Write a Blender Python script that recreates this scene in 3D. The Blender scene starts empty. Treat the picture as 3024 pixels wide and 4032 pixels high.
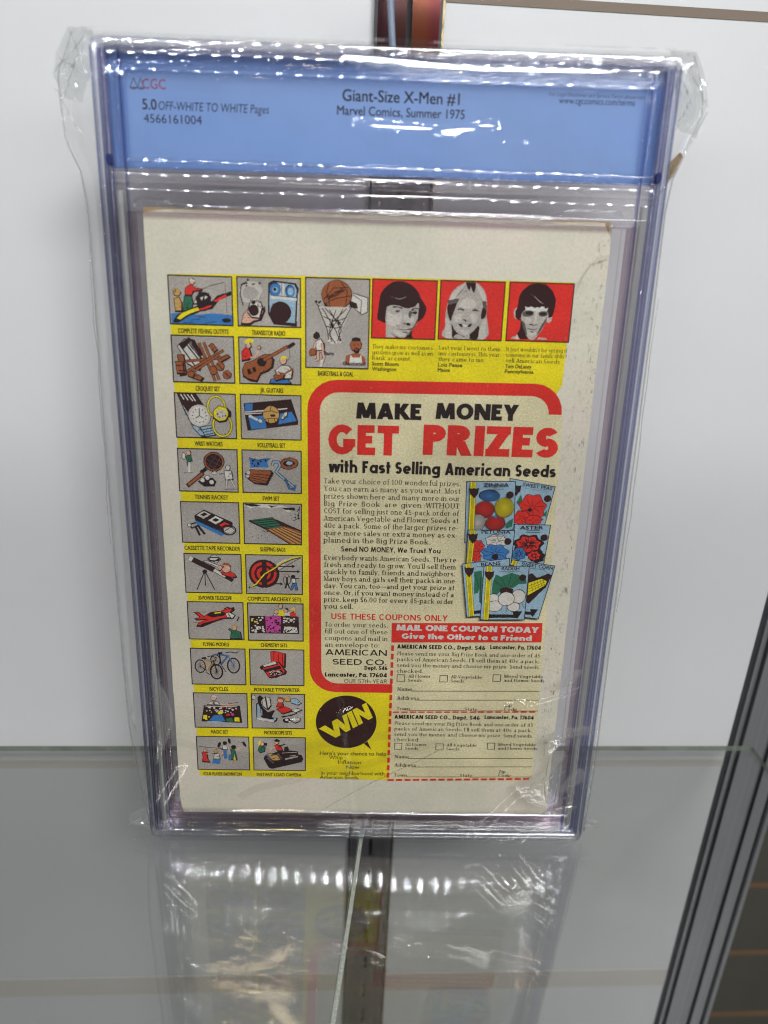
import bpy, bmesh, math, random
from mathutils import Vector, Matrix, noise
from mathutils.geometry import tessellate_polygon
random.seed(7)
IN = 0.0254
sc = bpy.context.scene
COL = sc.collection

# ------------------------------------------------------------------ camera
# world: x along the back panel, y into the display case, z up; shelf top is z = 0
ZS = 10.89
cam = bpy.data.cameras.new('camera')
cam_o = bpy.data.objects.new('camera', cam)
COL.objects.link(cam_o)
cam_o.matrix_world = Matrix((
    (0.99782765, -0.01929667, -0.06298912, 0.0),
    (-0.05076904, 0.38407215, -0.92190623, 0.0),
    (0.04198208, 0.92310142, 0.38225813, ZS * IN),
    (0, 0, 0, 1)))
cam.sensor_fit = 'HORIZONTAL'
cam.sensor_width = 36.0
cam.lens = 3000.0 / 3024.0 * 36.0
cam.clip_start = 0.01
cam.clip_end = 50
cam.dof.use_dof = True
cam.dof.focus_distance = 12.9 * IN
cam.dof.aperture_fstop = 9.5
sc.camera = cam_o

# ------------------------------------------------------------------ world, lamps, exposure
w = bpy.data.worlds.new('World')
sc.world = w
w.use_nodes = True
bg = w.node_tree.nodes['Background']
bg.inputs[0].default_value = (0.64, 0.61, 0.63, 1)
bg.inputs[1].default_value = 0.12

def area(name, loc, target, size, size_y, power, color, shape='RECTANGLE', roll=0.0):
    l = bpy.data.lights.new(name, 'AREA')
    l.shape = shape; l.size = size; l.size_y = size_y
    l.energy = power; l.color = color
    o = bpy.data.objects.new(name, l)
    COL.objects.link(o)
    o.location = loc
    o.rotation_euler = ((Vector(target) - Vector(loc)).to_track_quat('-Z', 'Y').to_matrix() @ Matrix.Rotation(roll, 3, 'Z')).to_euler()
    return o
area('ceiling_light', (0.5, -1.5, 1.9), (0.0, 0.3, 0.0), 1.3, 0.35, 56.0, (1.0, 0.98, 0.955))
for wx, wy, wl, wr in ((-0.26, -0.57, 0.24, 0.35), (-0.16, -0.50, 0.16, 0.75), (-0.33, -0.63, 0.15, 0.15), (-0.22, -0.66, 0.12, -0.2)):
    area('warm_streak_lamp', (wx, wy, 1.85), (0.0, 0.26, 0.10), wl, 0.014, 0.55 * wl / 0.24, (1.0, 0.80, 0.50), 'ELLIPSE', wr)  # warm shop light, split into added thin lamps to streak its reflections

LED_POWER = 590.0
sc.view_settings.view_transform = 'Standard'
sc.view_settings.look = 'None'
sc.view_settings.exposure = 0.0
sc.view_settings.gamma = 1.0
sc.view_settings.use_curve_mapping = False
cy = sc.cycles
cy.max_bounces = 24
cy.transparent_max_bounces = 48
cy.transmission_bounces = 20
cy.glossy_bounces = 10
cy.diffuse_bounces = 4
cy.caustics_reflective = False
cy.caustics_refractive = False
cy.sample_clamp_indirect = 0.0
cy.sample_clamp_direct = 0.0
cy.blur_glossy = 0.0
cy.use_denoising = True
cy.filter_width = 1.1
cy.use_adaptive_sampling = True
cy.adaptive_threshold = 0.01

# ------------------------------------------------------------------ node helpers
def new_mat(name):
    m = bpy.data.materials.new(name)
    m.use_nodes = True
    nt = m.node_tree
    nt.nodes.clear()
    out = nt.nodes.new('ShaderNodeOutputMaterial')
    return m, nt, out
def N(nt, kind, **kw):
    n = nt.nodes.new('ShaderNode' + kind)
    for k, v in kw.items():
        if k.startswith('i_'):
            key = k[2:]
            key = int(key) if key.isdigit() else key.replace('_', ' ')
            n.inputs[key].default_value = v
        else:
            setattr(n, k, v)
    return n
def ramp(nt, src, stops):
    r = nt.nodes.new('ShaderNodeValToRGB')
    e = r.color_ramp.elements
    while len(e) < len(stops): e.new(0.5)
    for el, (p, c) in zip(e, stops):
        el.position = p
        el.color = c if len(c) == 4 else (*c, 1)
    nt.links.new(src, r.inputs[0])
    return r.outputs[0]
def mixc(nt, fac, a, b, mode='MIX'):
    m = nt.nodes.new('ShaderNodeMix'); m.data_type = 'RGBA'; m.blend_type = mode
    for sock, v in ((m.inputs[0], fac), (m.inputs[6], a), (m.inputs[7], b)):
        if hasattr(v, 'is_linked'): nt.links.new(v, sock)
        elif isinstance(v, (int, float)): sock.default_value = v
        else: sock.default_value = (*v, 1) if len(v) == 3 else v
    return m.outputs[2]
def math_n(nt, op, a, b=None, clamp=False):
    m = nt.nodes.new('ShaderNodeMath'); m.operation = op; m.use_clamp = clamp
    for i, v in enumerate((a, b)):
        if v is None: continue
        if hasattr(v, 'is_linked'): nt.links.new(v, m.inputs[i])
        else: m.inputs[i].default_value = v
    return m.outputs[0]
def coords(nt, scale=(1, 1, 1), rot=(0, 0, 0)):
    tc = nt.nodes.new('ShaderNodeTexCoord')
    mp = nt.nodes.new('ShaderNodeMapping')
    mp.inputs['Scale'].default_value = scale
    mp.inputs['Rotation'].default_value = rot
    nt.links.new(tc.outputs['Object'], mp.inputs['Vector'])
    return mp.outputs[0]
def noise_t(nt, vec, scale, detail=3, rough=0.55):
    n = nt.nodes.new('ShaderNodeTexNoise')
    n.inputs['Scale'].default_value = scale
    n.inputs['Detail'].default_value = detail
    n.inputs['Roughness'].default_value = rough
    nt.links.new(vec, n.inputs['Vector'])
    return n.outputs['Fac']
def bump(nt, h, strength, dist=0.001):
    b = nt.nodes.new('ShaderNodeBump')
    b.inputs['Strength'].default_value = strength
    b.inputs['Distance'].default_value = dist
    nt.links.new(h, b.inputs['Height'])
    return b.outputs[0]

# ------------------------------------------------------------------ materials
PAPER = (0.74, 0.68, 0.48)
def ink(name, col, wear=1.0, rough=0.42, dots=None):
    m, nt, out = new_mat(name)
    p = N(nt, 'BsdfPrincipled', i_Roughness=rough)
    p.inputs['IOR'].default_value = 1.22
    v = coords(nt)
    a = ramp(nt, noise_t(nt, v, 420, 5, 0.7), [(0.66, (0, 0, 0)), (0.80, (1, 1, 1))])
    b = noise_t(nt, v, 45, 3)
    shade = ramp(nt, b, [(0.3, (0.82, 0.82, 0.82)), (0.7, (1.08, 1.08, 1.08))])
    grain = ramp(nt, noise_t(nt, v, 1500, 2), [(0.3, (0.80, 0.80, 0.80)), (0.7, (1.12, 1.12, 1.12))])
    base = col
    if dots:
        wv = coords(nt, (1, 1, 0), (0, 0, math.radians(45)))
        s2 = nt.nodes.new('ShaderNodeSeparateXYZ'); nt.links.new(wv, s2.inputs[0])
        k = 2 * math.pi / (0.0135 * IN)
        sx_ = math_n(nt, 'SINE', math_n(nt, 'MULTIPLY', s2.outputs[0], k)); sy_ = math_n(nt, 'SINE', math_n(nt, 'MULTIPLY', s2.outputs[1], k))
        dt = ramp(nt, math_n(nt, 'ADD', math_n(nt, 'MULTIPLY', math_n(nt, 'ADD', sx_, sy_), 0.25), 0.5), [(dots - 0.08, (0, 0, 0)), (dots + 0.08, (1, 1, 1))])
        base = mixc(nt, dt, tuple(min(1, c * 1.45) for c in col), tuple(c * 0.35 for c in col))
    c1 = mixc(nt, 1.0, base, shade, 'MULTIPLY')
    c1 = mixc(nt, 1.0, c1, grain, 'MULTIPLY')
    c2 = mixc(nt, math_n(nt, 'MULTIPLY', a, 0.35 * wear), c1, PAPER)
    nt.links.new(c2, p.inputs['Base Color'])
    nt.links.new(p.outputs[0], out.inputs[0])
    return m
INK = {
    'k': ink('ink_black', (0.020, 0.010, 0.011)), 'w': ink('ink_white', (0.70, 0.67, 0.60)),
    'b': ink('ink_blue', (0.045, 0.20, 0.50)), 'r': ink('ink_red', (0.74, 0.032, 0.022)),
    'y': ink('ink_yellow', (0.86, 0.72, 0.012)), 'n': ink('ink_brown', (0.32, 0.095, 0.03), dots=0.60),
    'g': ink('ink_green', (0.025, 0.16, 0.085)), 's': ink('ink_skin', (0.70, 0.40, 0.28), dots=0.60),
    'c': ink('ink_light_blue', (0.30, 0.45, 0.55), dots=0.60), 'm': ink('ink_magenta', (0.55, 0.07, 0.32)),
    'o': ink('ink_tan', (0.60, 0.36, 0.10)), 'h': ink('ink_grey', (0.40, 0.37, 0.33), dots=0.60),
    'f': ink('ink_halftone_face', (0.43, 0.40, 0.355), dots=0.60), 'd': ink('ink_halftone_shadow', (0.15, 0.125, 0.115), dots=0.42),
    'e': ink('ink_halftone_light', (0.47, 0.435, 0.385), dots=0.78), 'p': ink('ink_paper', (0.77, 0.70, 0.43)),
    't': ink('ink_deep_maroon', (0.035, 0.010, 0.010)), 'x': ink('ink_wear', (0.24, 0.215, 0.175)),
}
INK_KEYS = list(INK)
INK_LIST = [INK[k] for k in INK_KEYS]

def cover_mat():
    m, nt, out = new_mat('aged_cover_paper')
    p = N(nt, 'BsdfPrincipled', i_Roughness=0.38)
    p.inputs['IOR'].default_value = 1.38
    v = coords(nt)
    big = noise_t(nt, v, 22, 4, 0.6)
    c = ramp(nt, big, [(0.28, (0.60, 0.60, 0.48)), (0.5, (0.72, 0.685, 0.555)), (0.72, (0.78, 0.69, 0.60))])
    grain = ramp(nt, noise_t(nt, v, 900, 3), [(0.25, (0.90, 0.90, 0.89)), (0.7, (1.03, 1.03, 1.03))])
    c = mixc(nt, 1.0, c, grain, 'MULTIPLY')
    # smudges and rubbed dirt, denser towards the spine side and the top margin
    spots = ramp(nt, noise_t(nt, v, 300, 7, 0.78), [(0.57, (0, 0, 0)), (0.75, (1, 1, 1))])
    patch = ramp(nt, noise_t(nt, v, 60, 3), [(0.42, (0, 0, 0)), (0.68, (1, 1, 1))])
    dirt = math_n(nt, 'MULTIPLY', math_n(nt, 'MULTIPLY', spots, patch), 0.55)
    c = mixc(nt, dirt, c, (0.22, 0.20, 0.16))
    sep = nt.nodes.new('ShaderNodeSeparateXYZ')
    nt.links.new(coords(nt, (1 / IN, 1 / IN, 1 / IN)), sep.inputs[0])
    wob = math_n(nt, 'MULTIPLY', math_n(nt, 'SUBTRACT', noise_t(nt, v, 120, 4), 0.5), 0.5)
    d = math_n(nt, 'ADD', sep.outputs[0], wob)
    def band(center, half):
        return math_n(nt, 'SUBTRACT', 1.0, math_n(nt, 'DIVIDE', math_n(nt, 'ABSOLUTE', math_n(nt, 'SUBTRACT', d, center)), half), True)
    vs = coords(nt, (1, 0.5, 1))
    streak = ramp(nt, noise_t(nt, vs, 800, 6, 0.75), [(0.54, (0, 0, 0)), (0.66, (1, 1, 1))])
    wear = math_n(nt, 'MULTIPLY', math_n(nt, 'ADD', band(3.21, 0.10), math_n(nt, 'MULTIPLY', band(3.0, 0.18), 0.45)), streak, True)
    c = mixc(nt, math_n(nt, 'MULTIPLY', wear, 0.8), c, (0.13, 0.115, 0.09))
    nt.links.new(c, p.inputs['Base Color'])
    nt.links.new(bump(nt, noise_t(nt, v, 30, 3), 0.10, 0.002), p.inputs['Normal'])
    nt.links.new(p.outputs[0], out.inputs[0])
    return m
M_COVER = cover_mat()

def plain(name, col, rough=0.5, metal=0.0, var=0.08, scale=60, stretch=(1, 1, 1), bmp=0.0):
    m, nt, out = new_mat(name)
    p = N(nt, 'BsdfPrincipled', i_Roughness=rough, i_Metallic=metal)
    v = coords(nt, stretch)
    n = noise_t(nt, v, scale, 4, 0.6)
    c = ramp(nt, n, [(0.3, tuple(x * (1 - var) for x in col)), (0.7, tuple(min(1, x * (1 + var)) for x in col))])
    nt.links.new(c, p.inputs['Base Color'])
    r = ramp(nt, noise_t(nt, v, scale * 3, 3), [(0.3, (max(0, rough - 0.06),) * 3), (0.7, (rough + 0.08,) * 3)])
    nt.links.new(r, p.inputs['Roughness'])
    if bmp:
        nt.links.new(bump(nt, n, bmp, 0.001), p.inputs['Normal'])
    nt.links.new(p.outputs[0], out.inputs[0])
    return m

def thin_clear(name, tint, f0=0.045, rough=0.02, bumps=0.0, bscale=30, bdist=0.002, gloss=(1, 1, 1), haze=0.0, stretch=(1, 1, 1), cloudy=0.0, cloud_scale=10):
    """a thin clear sheet: light goes straight through, the surface reflects by Schlick's law"""
    m, nt, out = new_mat(name)
    tr = N(nt, 'BsdfTransparent'); tr.inputs[0].default_value = (*tint, 1)
    gl = N(nt, 'BsdfGlossy', i_Roughness=rough); gl.inputs[0].default_value = (*gloss, 1)
    geo = nt.nodes.new('ShaderNodeNewGeometry')
    dot = nt.nodes.new('ShaderNodeVectorMath'); dot.operation = 'DOT_PRODUCT'
    nt.links.new(geo.outputs['Incoming'], dot.inputs[1])
    if bumps:
        h = noise_t(nt, coords(nt, stretch), bscale, 4, 0.6)
        b = bump(nt, h, bumps, bdist)
        nt.links.new(b, gl.inputs['Normal'])
        nt.links.new(b, dot.inputs[0])
    else:
        nt.links.new(geo.outputs['Normal'], dot.inputs[0])
    c = math_n(nt, 'SUBTRACT', 1.0, math_n(nt, 'ABSOLUTE', dot.outputs['Value']), True)
    f = math_n(nt, 'ADD', math_n(nt, 'MULTIPLY', math_n(nt, 'POWER', c, 5.0), 1 - f0), f0, True)
    mx = nt.nodes.new('ShaderNodeMixShader')
    nt.links.new(f, mx.inputs[0])
    nt.links.new(tr.outputs[0], mx.inputs[1])
    nt.links.new(gl.outputs[0], mx.inputs[2])
    last = mx.outputs[0]
    if haze:
        df = N(nt, 'BsdfDiffuse'); df.inputs[0].default_value = (0.75, 0.77, 0.76, 1)
        tl = N(nt, 'BsdfTranslucent'); tl.inputs[0].default_value = (0.75, 0.77, 0.76, 1)
        ad = nt.nodes.new('ShaderNodeMixShader'); ad.inputs[0].default_value = 0.5
        nt.links.new(df.outputs[0], ad.inputs[1]); nt.links.new(tl.outputs[0], ad.inputs[2])
        m2 = nt.nodes.new('ShaderNodeMixShader'); m2.inputs[0].default_value = haze
        if cloudy:
            cl = ramp(nt, noise_t(nt, coords(nt, (1, 2.2, 1), (0, 0, 0.3)), cloud_scale, 3), [(0.38, (0, 0, 0)), (0.72, (1, 1, 1))])
            nt.links.new(math_n(nt, 'ADD', math_n(nt, 'MULTIPLY', cl, cloudy), haze, True), m2.inputs[0])
        nt.links.new(last, m2.inputs[1]); nt.links.new(ad.outputs[0], m2.inputs[2])
        last = m2.outputs[0]
    nt.links.new(last, out.inputs[0])
    return m
def glass(name, col, rough=0.015, ior=1.49):
    m, nt, out = new_mat(name)
    p = N(nt, 'BsdfPrincipled', i_Roughness=rough)
    p.inputs['Base Color'].default_value = (*col, 1)
    p.inputs['Transmission Weight'].default_value = 1.0
    p.inputs['IOR'].default_value = ior
    nt.links.new(bump(nt, noise_t(nt, coords(nt, (0.3, 1, 1)), 90, 2), 0.05, 0.001), p.inputs['Normal'])
    nt.links.new(p.outputs[0], out.inputs[0])
    return m
M_RIM = thin_clear('lavender_clear_plastic', (0.925, 0.935, 0.97), 0.06, 0.03, 0.10, 60, 0.001, haze=0.05)
M_MAUVE = thin_clear('mauve_reflection_plastic', (0.90, 0.83, 0.88), 0.06, 0.05, haze=0.03)  # pink reflection along the inner rim, put into the tint
M_TRAY = thin_clear('clear_tray_plastic', (0.95, 0.955, 0.98), 0.06, 0.03, 0.08, 40, 0.001)
M_BAR = thin_clear('clear_bar_plastic', (0.985, 0.982, 0.987), 0.07, 0.03, 0.08, 40, 0.001)
M_BLUE = thin_clear('blue_edge_line_plastic', (0.955, 0.955, 0.975), 0.06, 0.05)
M_NAVY = thin_clear('navy_edge_line', (0.66, 0.68, 0.83), 0.06, 0.05)
M_PALE = thin_clear('pale_hazy_reflection', (0.95, 0.95, 0.96), 0.08, 0.10, haze=0.55)
M_PLATE = thin_clear('clear_case_plate', (0.97, 0.968, 0.975), 0.038, 0.035, 0.10, 20, 0.002, haze=0.004, cloudy=0.016, cloud_scale=13)  # cloudy haze stands in for the pale veil of glare over the page
M_LABELWIN = thin_clear('glare_clouded_label_window', (0.97, 0.97, 0.985), 0.04, 0.05, 0.05, 18, 0.001, haze=0.01, cloudy=0.16, cloud_scale=9)  # cloudy patches painted in for the glare over the label
M_BACKPLATE = thin_clear('hazy_back_plate', (0.965, 0.93, 0.945), 0.04, 0.03, 0.05, 18, 0.002, haze=0.17)
M_RIDGE = thin_clear('clear_ridge_plastic', (0.96, 0.96, 0.985), 0.12, 0.035)
M_CREASE = thin_clear('film_crease', (0.985, 0.985, 0.985), 0.055, 0.03)
M_FILM = thin_clear('clear_sleeve_film', (0.985, 0.988, 0.988), 0.055, 0.035, 0.03, 50, 0.0006, haze=0.004)
M_FLAP = thin_clear('crumpled_sleeve_film', (0.95, 0.955, 0.955), 0.10, 0.06, 0.6, 120, 0.0012, haze=0.17)
M_VEIL = thin_clear('creased_film_glare_haze', (0.97, 0.965, 0.95), 0.10, 0.10, 0.5, 60, 0.002, haze=0.20)  # real film folds, their pale glare put in as haze
M_SHELF = thin_clear('shelf_glass', (0.845, 0.855, 0.845), 0.075, 0.004, 0.012, 9, 0.002)
M_SHELF_EDGE = plain('shelf_glass_green_edge', (0.22, 0.26, 0.21), 0.25, 0, 0.25, 40)
def seam_mat():
    m, nt, out = new_mat('ground_glass_edge')
    p = N(nt, 'BsdfPrincipled', i_Roughness=0.45)
    v = coords(nt)
    c = ramp(nt, noise_t(nt, v, 1400, 4, 0.8), [(0.35, (0.30, 0.33, 0.30)), (0.55, (0.72, 0.76, 0.70)), (0.75, (0.90, 0.92, 0.88))])
    nt.links.new(c, p.inputs['Base Color'])
    nt.links.new(p.outputs[0], out.inputs[0])
    return m
M_SEAM = seam_mat()
M_WALL = plain('white_panel_laminate', (0.68, 0.70, 0.72), 0.42, 0, 0.02, 9)
M_TAN = plain('tan_trim', (0.20, 0.155, 0.115), 0.55, 0, 0.10, 30, (0.2, 1, 1))
M_STEEL = plain('polished_upright_steel', (0.46, 0.46, 0.46), 0.34, 1.0, 0.25, 25, (4, 1, 0.3))
M_TAN2 = plain('pale_tan_band', (0.60, 0.565, 0.52), 0.55, 0, 0.05, 30, (0.2, 1, 1))
def red_reflection_mat():  # red and orange reflection of the room, painted as metal colour
    m, nt, out = new_mat('painted_red_brown_reflection')
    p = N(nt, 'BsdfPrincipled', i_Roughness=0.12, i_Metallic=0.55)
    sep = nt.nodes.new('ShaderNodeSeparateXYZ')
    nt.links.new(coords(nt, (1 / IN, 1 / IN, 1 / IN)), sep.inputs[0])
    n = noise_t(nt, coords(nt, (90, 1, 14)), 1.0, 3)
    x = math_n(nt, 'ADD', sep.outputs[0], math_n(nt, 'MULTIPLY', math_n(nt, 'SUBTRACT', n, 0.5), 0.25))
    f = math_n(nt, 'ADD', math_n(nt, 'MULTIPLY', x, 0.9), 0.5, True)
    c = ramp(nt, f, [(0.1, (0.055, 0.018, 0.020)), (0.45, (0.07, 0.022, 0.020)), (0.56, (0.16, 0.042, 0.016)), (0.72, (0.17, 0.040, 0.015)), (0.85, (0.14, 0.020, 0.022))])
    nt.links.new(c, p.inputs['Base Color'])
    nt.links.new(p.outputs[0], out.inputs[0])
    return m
M_RED_REFLECTION = red_reflection_mat()
M_SLOT = plain('dark_slot', (0.01, 0.01, 0.012), 0.7)
M_ALU = plain('grey_anodised_aluminium', (0.33, 0.345, 0.36), 0.48, 0.6, 0.10, 60, (6, 6, 0.05))
M_ALU_D = plain('dark_gasket', (0.042, 0.046, 0.055), 0.5, 0.0, 0.2, 40)
M_OLIVE = plain('olive_slat_board', (0.11, 0.105, 0.082), 0.6, 0, 0.15, 12)
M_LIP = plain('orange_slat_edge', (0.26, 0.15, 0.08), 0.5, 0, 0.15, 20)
M_LABEL = plain('blue_label_card', (0.165, 0.30, 0.63), 0.45, 0, 0.05, 40)
M_CORD = plain('grey_blue_cord', (0.20, 0.25, 0.34), 0.35, 0, 0.15, 60)
M_PAGES = plain('yellowed_page_edges', (0.42, 0.29, 0.15), 0.8, 0, 0.3, 900, (1, 1, 20))
M_FRONT = plain('red_orange_front_cover', (0.55, 0.09, 0.025), 0.35, 0, 0.5, 35)
M_TAPE = plain('brown_dirty_tape', (0.20, 0.14, 0.075), 0.6, 0, 0.5, 300)
M_TINT = ink('label_text_black', (0.012, 0.012, 0.02), 0.2)
M_TRED = ink('label_text_red', (0.35, 0.02, 0.04), 0.2)
M_TGREY = ink('label_text_grey', (0.10, 0.11, 0.16), 0.3)
def emit(name, col, s):
    m, nt, out = new_mat(name)
    e = N(nt, 'Emission'); e.inputs[0].default_value = (*col, 1); e.inputs[1].default_value = s
    nt.links.new(e.outputs[0], out.inputs[0])
    return m
M_LED = emit('lit_led_diode', (0.93, 0.97, 1.0), LED_POWER)

# ------------------------------------------------------------------ mesh building
class MB:
    """collects polygons in inches and links them as ONE mesh object"""
    def __init__(self, origin=(0, 0, 0)):
        self.v = []; self.f = []; self.m = []; self.o = Vector(origin)
    def add(self, verts, faces, mat=0):
        b = len(self.v)
        self.v.extend(((Vector(p) - self.o) * IN) for p in verts)
        for f in faces:
            self.f.append([b + i for i in f]); self.m.append(mat)
    def box(self, a, b, mat=0):
        (x0, y0, z0), (x1, y1, z1) = a, b
        self.add([(x0, y0, z0), (x1, y0, z0), (x1, y1, z0), (x0, y1, z0), (x0, y0, z1), (x1, y0, z1), (x1, y1, z1), (x0, y1, z1)],
                 [(0, 3, 2, 1), (4, 5, 6, 7), (0, 1, 5, 4), (1, 2, 6, 5), (2, 3, 7, 6), (3, 0, 4, 7)], mat)
    def poly(self, pts, z, mat=0):
        pts = [Vector((p[0], p[1], 0)) for p in pts]
        tri = tessellate_polygon([pts])
        out = []
        for t in tri:
            a, b, c = (pts[i] for i in t)
            out.append(t if (b - a).cross(c - a).z > 0 else (t[0], t[2], t[1]))
        self.add([(p.x, p.y, z) for p in pts], out, mat)
    def tube(self, path, rad, seg=8, mat=0, closed=False):
        n = len(path); path = [Vector(p) for p in path]; verts = []; faces = []
        up = Vector((0, 0, 1))
        for i, p in enumerate(path):
            a = path[(i - 1) % n] if closed or i > 0 else p
            b = path[(i + 1) % n] if closed or i < n - 1 else p
            t = (b - a).normalized()
            s = t.cross(up)
            if s.length < 1e-3: s = t.cross(Vector((0, 1, 0)))
            s.normalize(); u = s.cross(t)
            r = rad[i] if isinstance(rad, (list, tuple)) else rad
            for k in range(seg):
                an = 2 * math.pi * k / seg
                verts.append(p + (s * math.cos(an) + u * math.sin(an)) * r)
        m = n if closed else n - 1
        for i in range(m):
            for k in range(seg):
                a = i * seg + k; b = i * seg + (k + 1) % seg
                c = ((i + 1) % n) * seg + (k + 1) % seg; d = ((i + 1) % n) * seg + k
                faces.append((a, b, c, d))
        if not closed:
            faces.append(tuple(range(seg))); faces.append(tuple((n - 1) * seg + k for k in reversed(range(seg))))
        self.add(verts, faces, mat)
    def loops(self, rings, mat=0, close=True):
        """skin equal rings of points; close joins the last ring to the first"""
        n = len(rings[0]); base = []; faces = []
        for r in rings: base.extend(r)
        k = len(rings)
        for i in range(k if close else k - 1):
            j = (i + 1) % k
            for q in range(n):
                faces.append((i * n + q, i * n + (q + 1) % n, j * n + (q + 1) % n, j * n + q))
        self.add(base, faces, mat)
    def build(self, name, mats, parent=None, smooth=False, fix=True):
        me = bpy.data.meshes.new(name)
        me.from_pydata([tuple(p) for p in self.v], [], self.f)
        for m in (mats if isinstance(mats, (list, tuple)) else [mats]): me.materials.append(m)
        me.polygons.foreach_set('material_index', self.m)
        if smooth: me.polygons.foreach_set('use_smooth', [True] * len(self.f))
        me.update()
        if fix:
            bm = bmesh.new(); bm.from_mesh(me)
            bmesh.ops.recalc_face_normals(bm, faces=bm.faces)
            bm.to_mesh(me); bm.free()
        o = bpy.data.objects.new(name, me)
        COL.objects.link(o)
        if parent: o.parent = parent
        return o
def tag(o, label=None, cat=None, group=None, kind=None):
    for k, v in (('label', label), ('category', cat), ('group', group), ('kind', kind)):
        if v: o[k] = v
    return o
def empty(name, loc=(0, 0, 0), label=None, cat=None, group=None):
    o = bpy.data.objects.new(name, None)
    COL.objects.link(o)
    o.empty_display_size = 0.02
    o.location = loc
    return tag(o, label, cat, group)

# frame of the leaning case: X along the comic, Y up the comic, Z towards the viewer (inches, origin = comic's top left corner)
SX = Vector((0.99934971, -0.03420472, 0.01141046)).normalized()
SY = Vector((-0.00866601, 0.07933682, 0.9968102)); SY = (SY - SX * SY.dot(SX)).normalized()
SN = SX.cross(SY)
ST = Vector((-2.77467307, 11.59891279, -0.2929362 + ZS))
def slab_root(name, base, label, cat):
    o = empty(name, (0, 0, 0), label, cat)
    p = ST + SX * base[0] + SY * base[1] + SN * base[2]
    m = Matrix((SX, SY, SN)).transposed().to_4x4()
    m.translation = p * IN
    o.matrix_world = m
    return o

# ------------------------------------------------------------------ the display case
YW = 13.92                        # face of the back panels (inches)
mb = MB((-11, YW, -8)); mb.box((-26, YW, -34), (0.58, YW + 0.5, 16))
o = mb.build('back_panel', M_WALL); o.location = Vector((-11, YW, -8)) * IN
tag(o, 'wide white back panel of the display case on the left of the metal upright', 'panel')
mb = MB((5, YW, -8)); mb.box((1.42, YW, -34), (9.6, YW + 0.5, 16))
o = mb.build('back_panel', M_WALL); o.location = Vector((5, YW, -8)) * IN
tag(o, 'white back panel between the metal upright and the grey corner post', 'panel')

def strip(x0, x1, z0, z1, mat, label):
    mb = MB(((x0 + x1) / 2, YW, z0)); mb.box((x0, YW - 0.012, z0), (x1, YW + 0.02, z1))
    o = mb.build('trim_or_shadow_strip', mat); o.location = Vector(((x0 + x1) / 2, YW, z0)) * IN
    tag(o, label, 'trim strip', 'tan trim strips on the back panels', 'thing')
strip(1.45, 9.55, ZS + 2.83, ZS + 2.965, M_TAN, 'tan trim strip along the top of the right back panel')
strip(-26, 0.55, -1.24, -1.03, M_TAN2, 'thin tan trim strip just under the shelf on the left back panel')  # shadow of the shelf's back edge, made as a tan strip
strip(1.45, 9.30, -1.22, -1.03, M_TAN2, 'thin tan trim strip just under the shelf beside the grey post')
strip(-26, 0.55, -8.72, -8.08, M_TAN2, 'broad tan band low on the left back panel')  # plain tan bands low on both panels
strip(1.45, 9.30, -8.78, -8.14, M_TAN2, 'broad tan band low on the right back panel')

# slotted metal upright
ux0, ux1, yf = 0.46, 1.49, 13.80
rt = empty('slotted_upright', Vector((0.975, 13.86, -23)) * IN, 'polished metal upright with vertical slots standing between the two back panels', 'upright')
org = (0.975, 13.86, -23)
slots = []
for k in range(-16, 28):
    zc = -6.56 + 1.0 * k
    if -23 < zc < 26: slots.append(zc)
mb = MB(org)
sxc, sw, sh = 0.985, 0.045, 0.28
zs = [-23.0]
for zc in slots: zs += [zc - sh, zc + sh]
zs.append(15.0)
zs = sorted(z for z in zs if z <= 15.0)
if len(zs) % 2: zs.append(15.0)
# face with real openings: two side bands plus bridges between slots
ZT = ZS + 1.25
mb.box((ux0 + 0.03, yf, -23), (sxc - sw, yf + 0.05, 15))
mb.box((sxc + sw, yf, -23), (ux1 - 0.03, yf + 0.05, 15))
prev = -23
for zc in slots:
    if zc - sh > ZT: break
    mb.box((sxc - sw, yf + 0.001, prev), (sxc + sw, yf + 0.049, zc - sh)); prev = zc + sh
mb.build('face_plate', M_STEEL, rt)
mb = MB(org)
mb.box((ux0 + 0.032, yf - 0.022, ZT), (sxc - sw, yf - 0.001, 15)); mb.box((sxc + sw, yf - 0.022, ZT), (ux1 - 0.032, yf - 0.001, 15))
mb.build('red_reflection_plate', M_RED_REFLECTION, rt)  # added plate that carries the painted reflection
mb = MB(org); mb.box((sxc - 0.1, yf + 0.075, -23), (sxc + 0.1, yf + 0.10, 15)); mb.build('slot_backing', M_SLOT, rt)
for x0, x1 in ((ux0 - 0.012, ux0 + 0.03), (ux1 - 0.03, ux1 + 0.012)):
    mb = MB(org); mb.box((x0, yf - 0.015, -23), (x1, YW + 0.1, 15)); mb.build('side_lip', M_ALU_D, rt)
for x0, x1 in ((ux1 + 0.013, ux1 + 0.05),):
    mb = MB(org); mb.box((x0, yf + 0.03, -23), (x1, YW + 0.1, 15)); mb.build('edge_bead', plain('worn_brass_bead', (0.42, 0.33, 0.16), 0.3, 0.8, 0.5, 300), rt)
for zc in slots:
    if zc > ZT - 0.4: continue
    mb = MB(org)
    n = 20
    a = []; b = []
    for k in range(n):
        t = 2 * math.pi * k / n
        cx = math.cos(t) * sw * 1.0; cz = math.sin(t) * sw + (sh - sw if math.sin(t) >= 0 else -(sh - sw))
        a.append((sxc + cx * 1.75, yf - 0.002, zc + cz * 1.12)); b.append((sxc + cx * 1.05, yf - 0.008, zc + cz * 1.0))
    mb.loops([a, b], close=False)
    mb.build('slot_rim', M_STEEL, rt)

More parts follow.
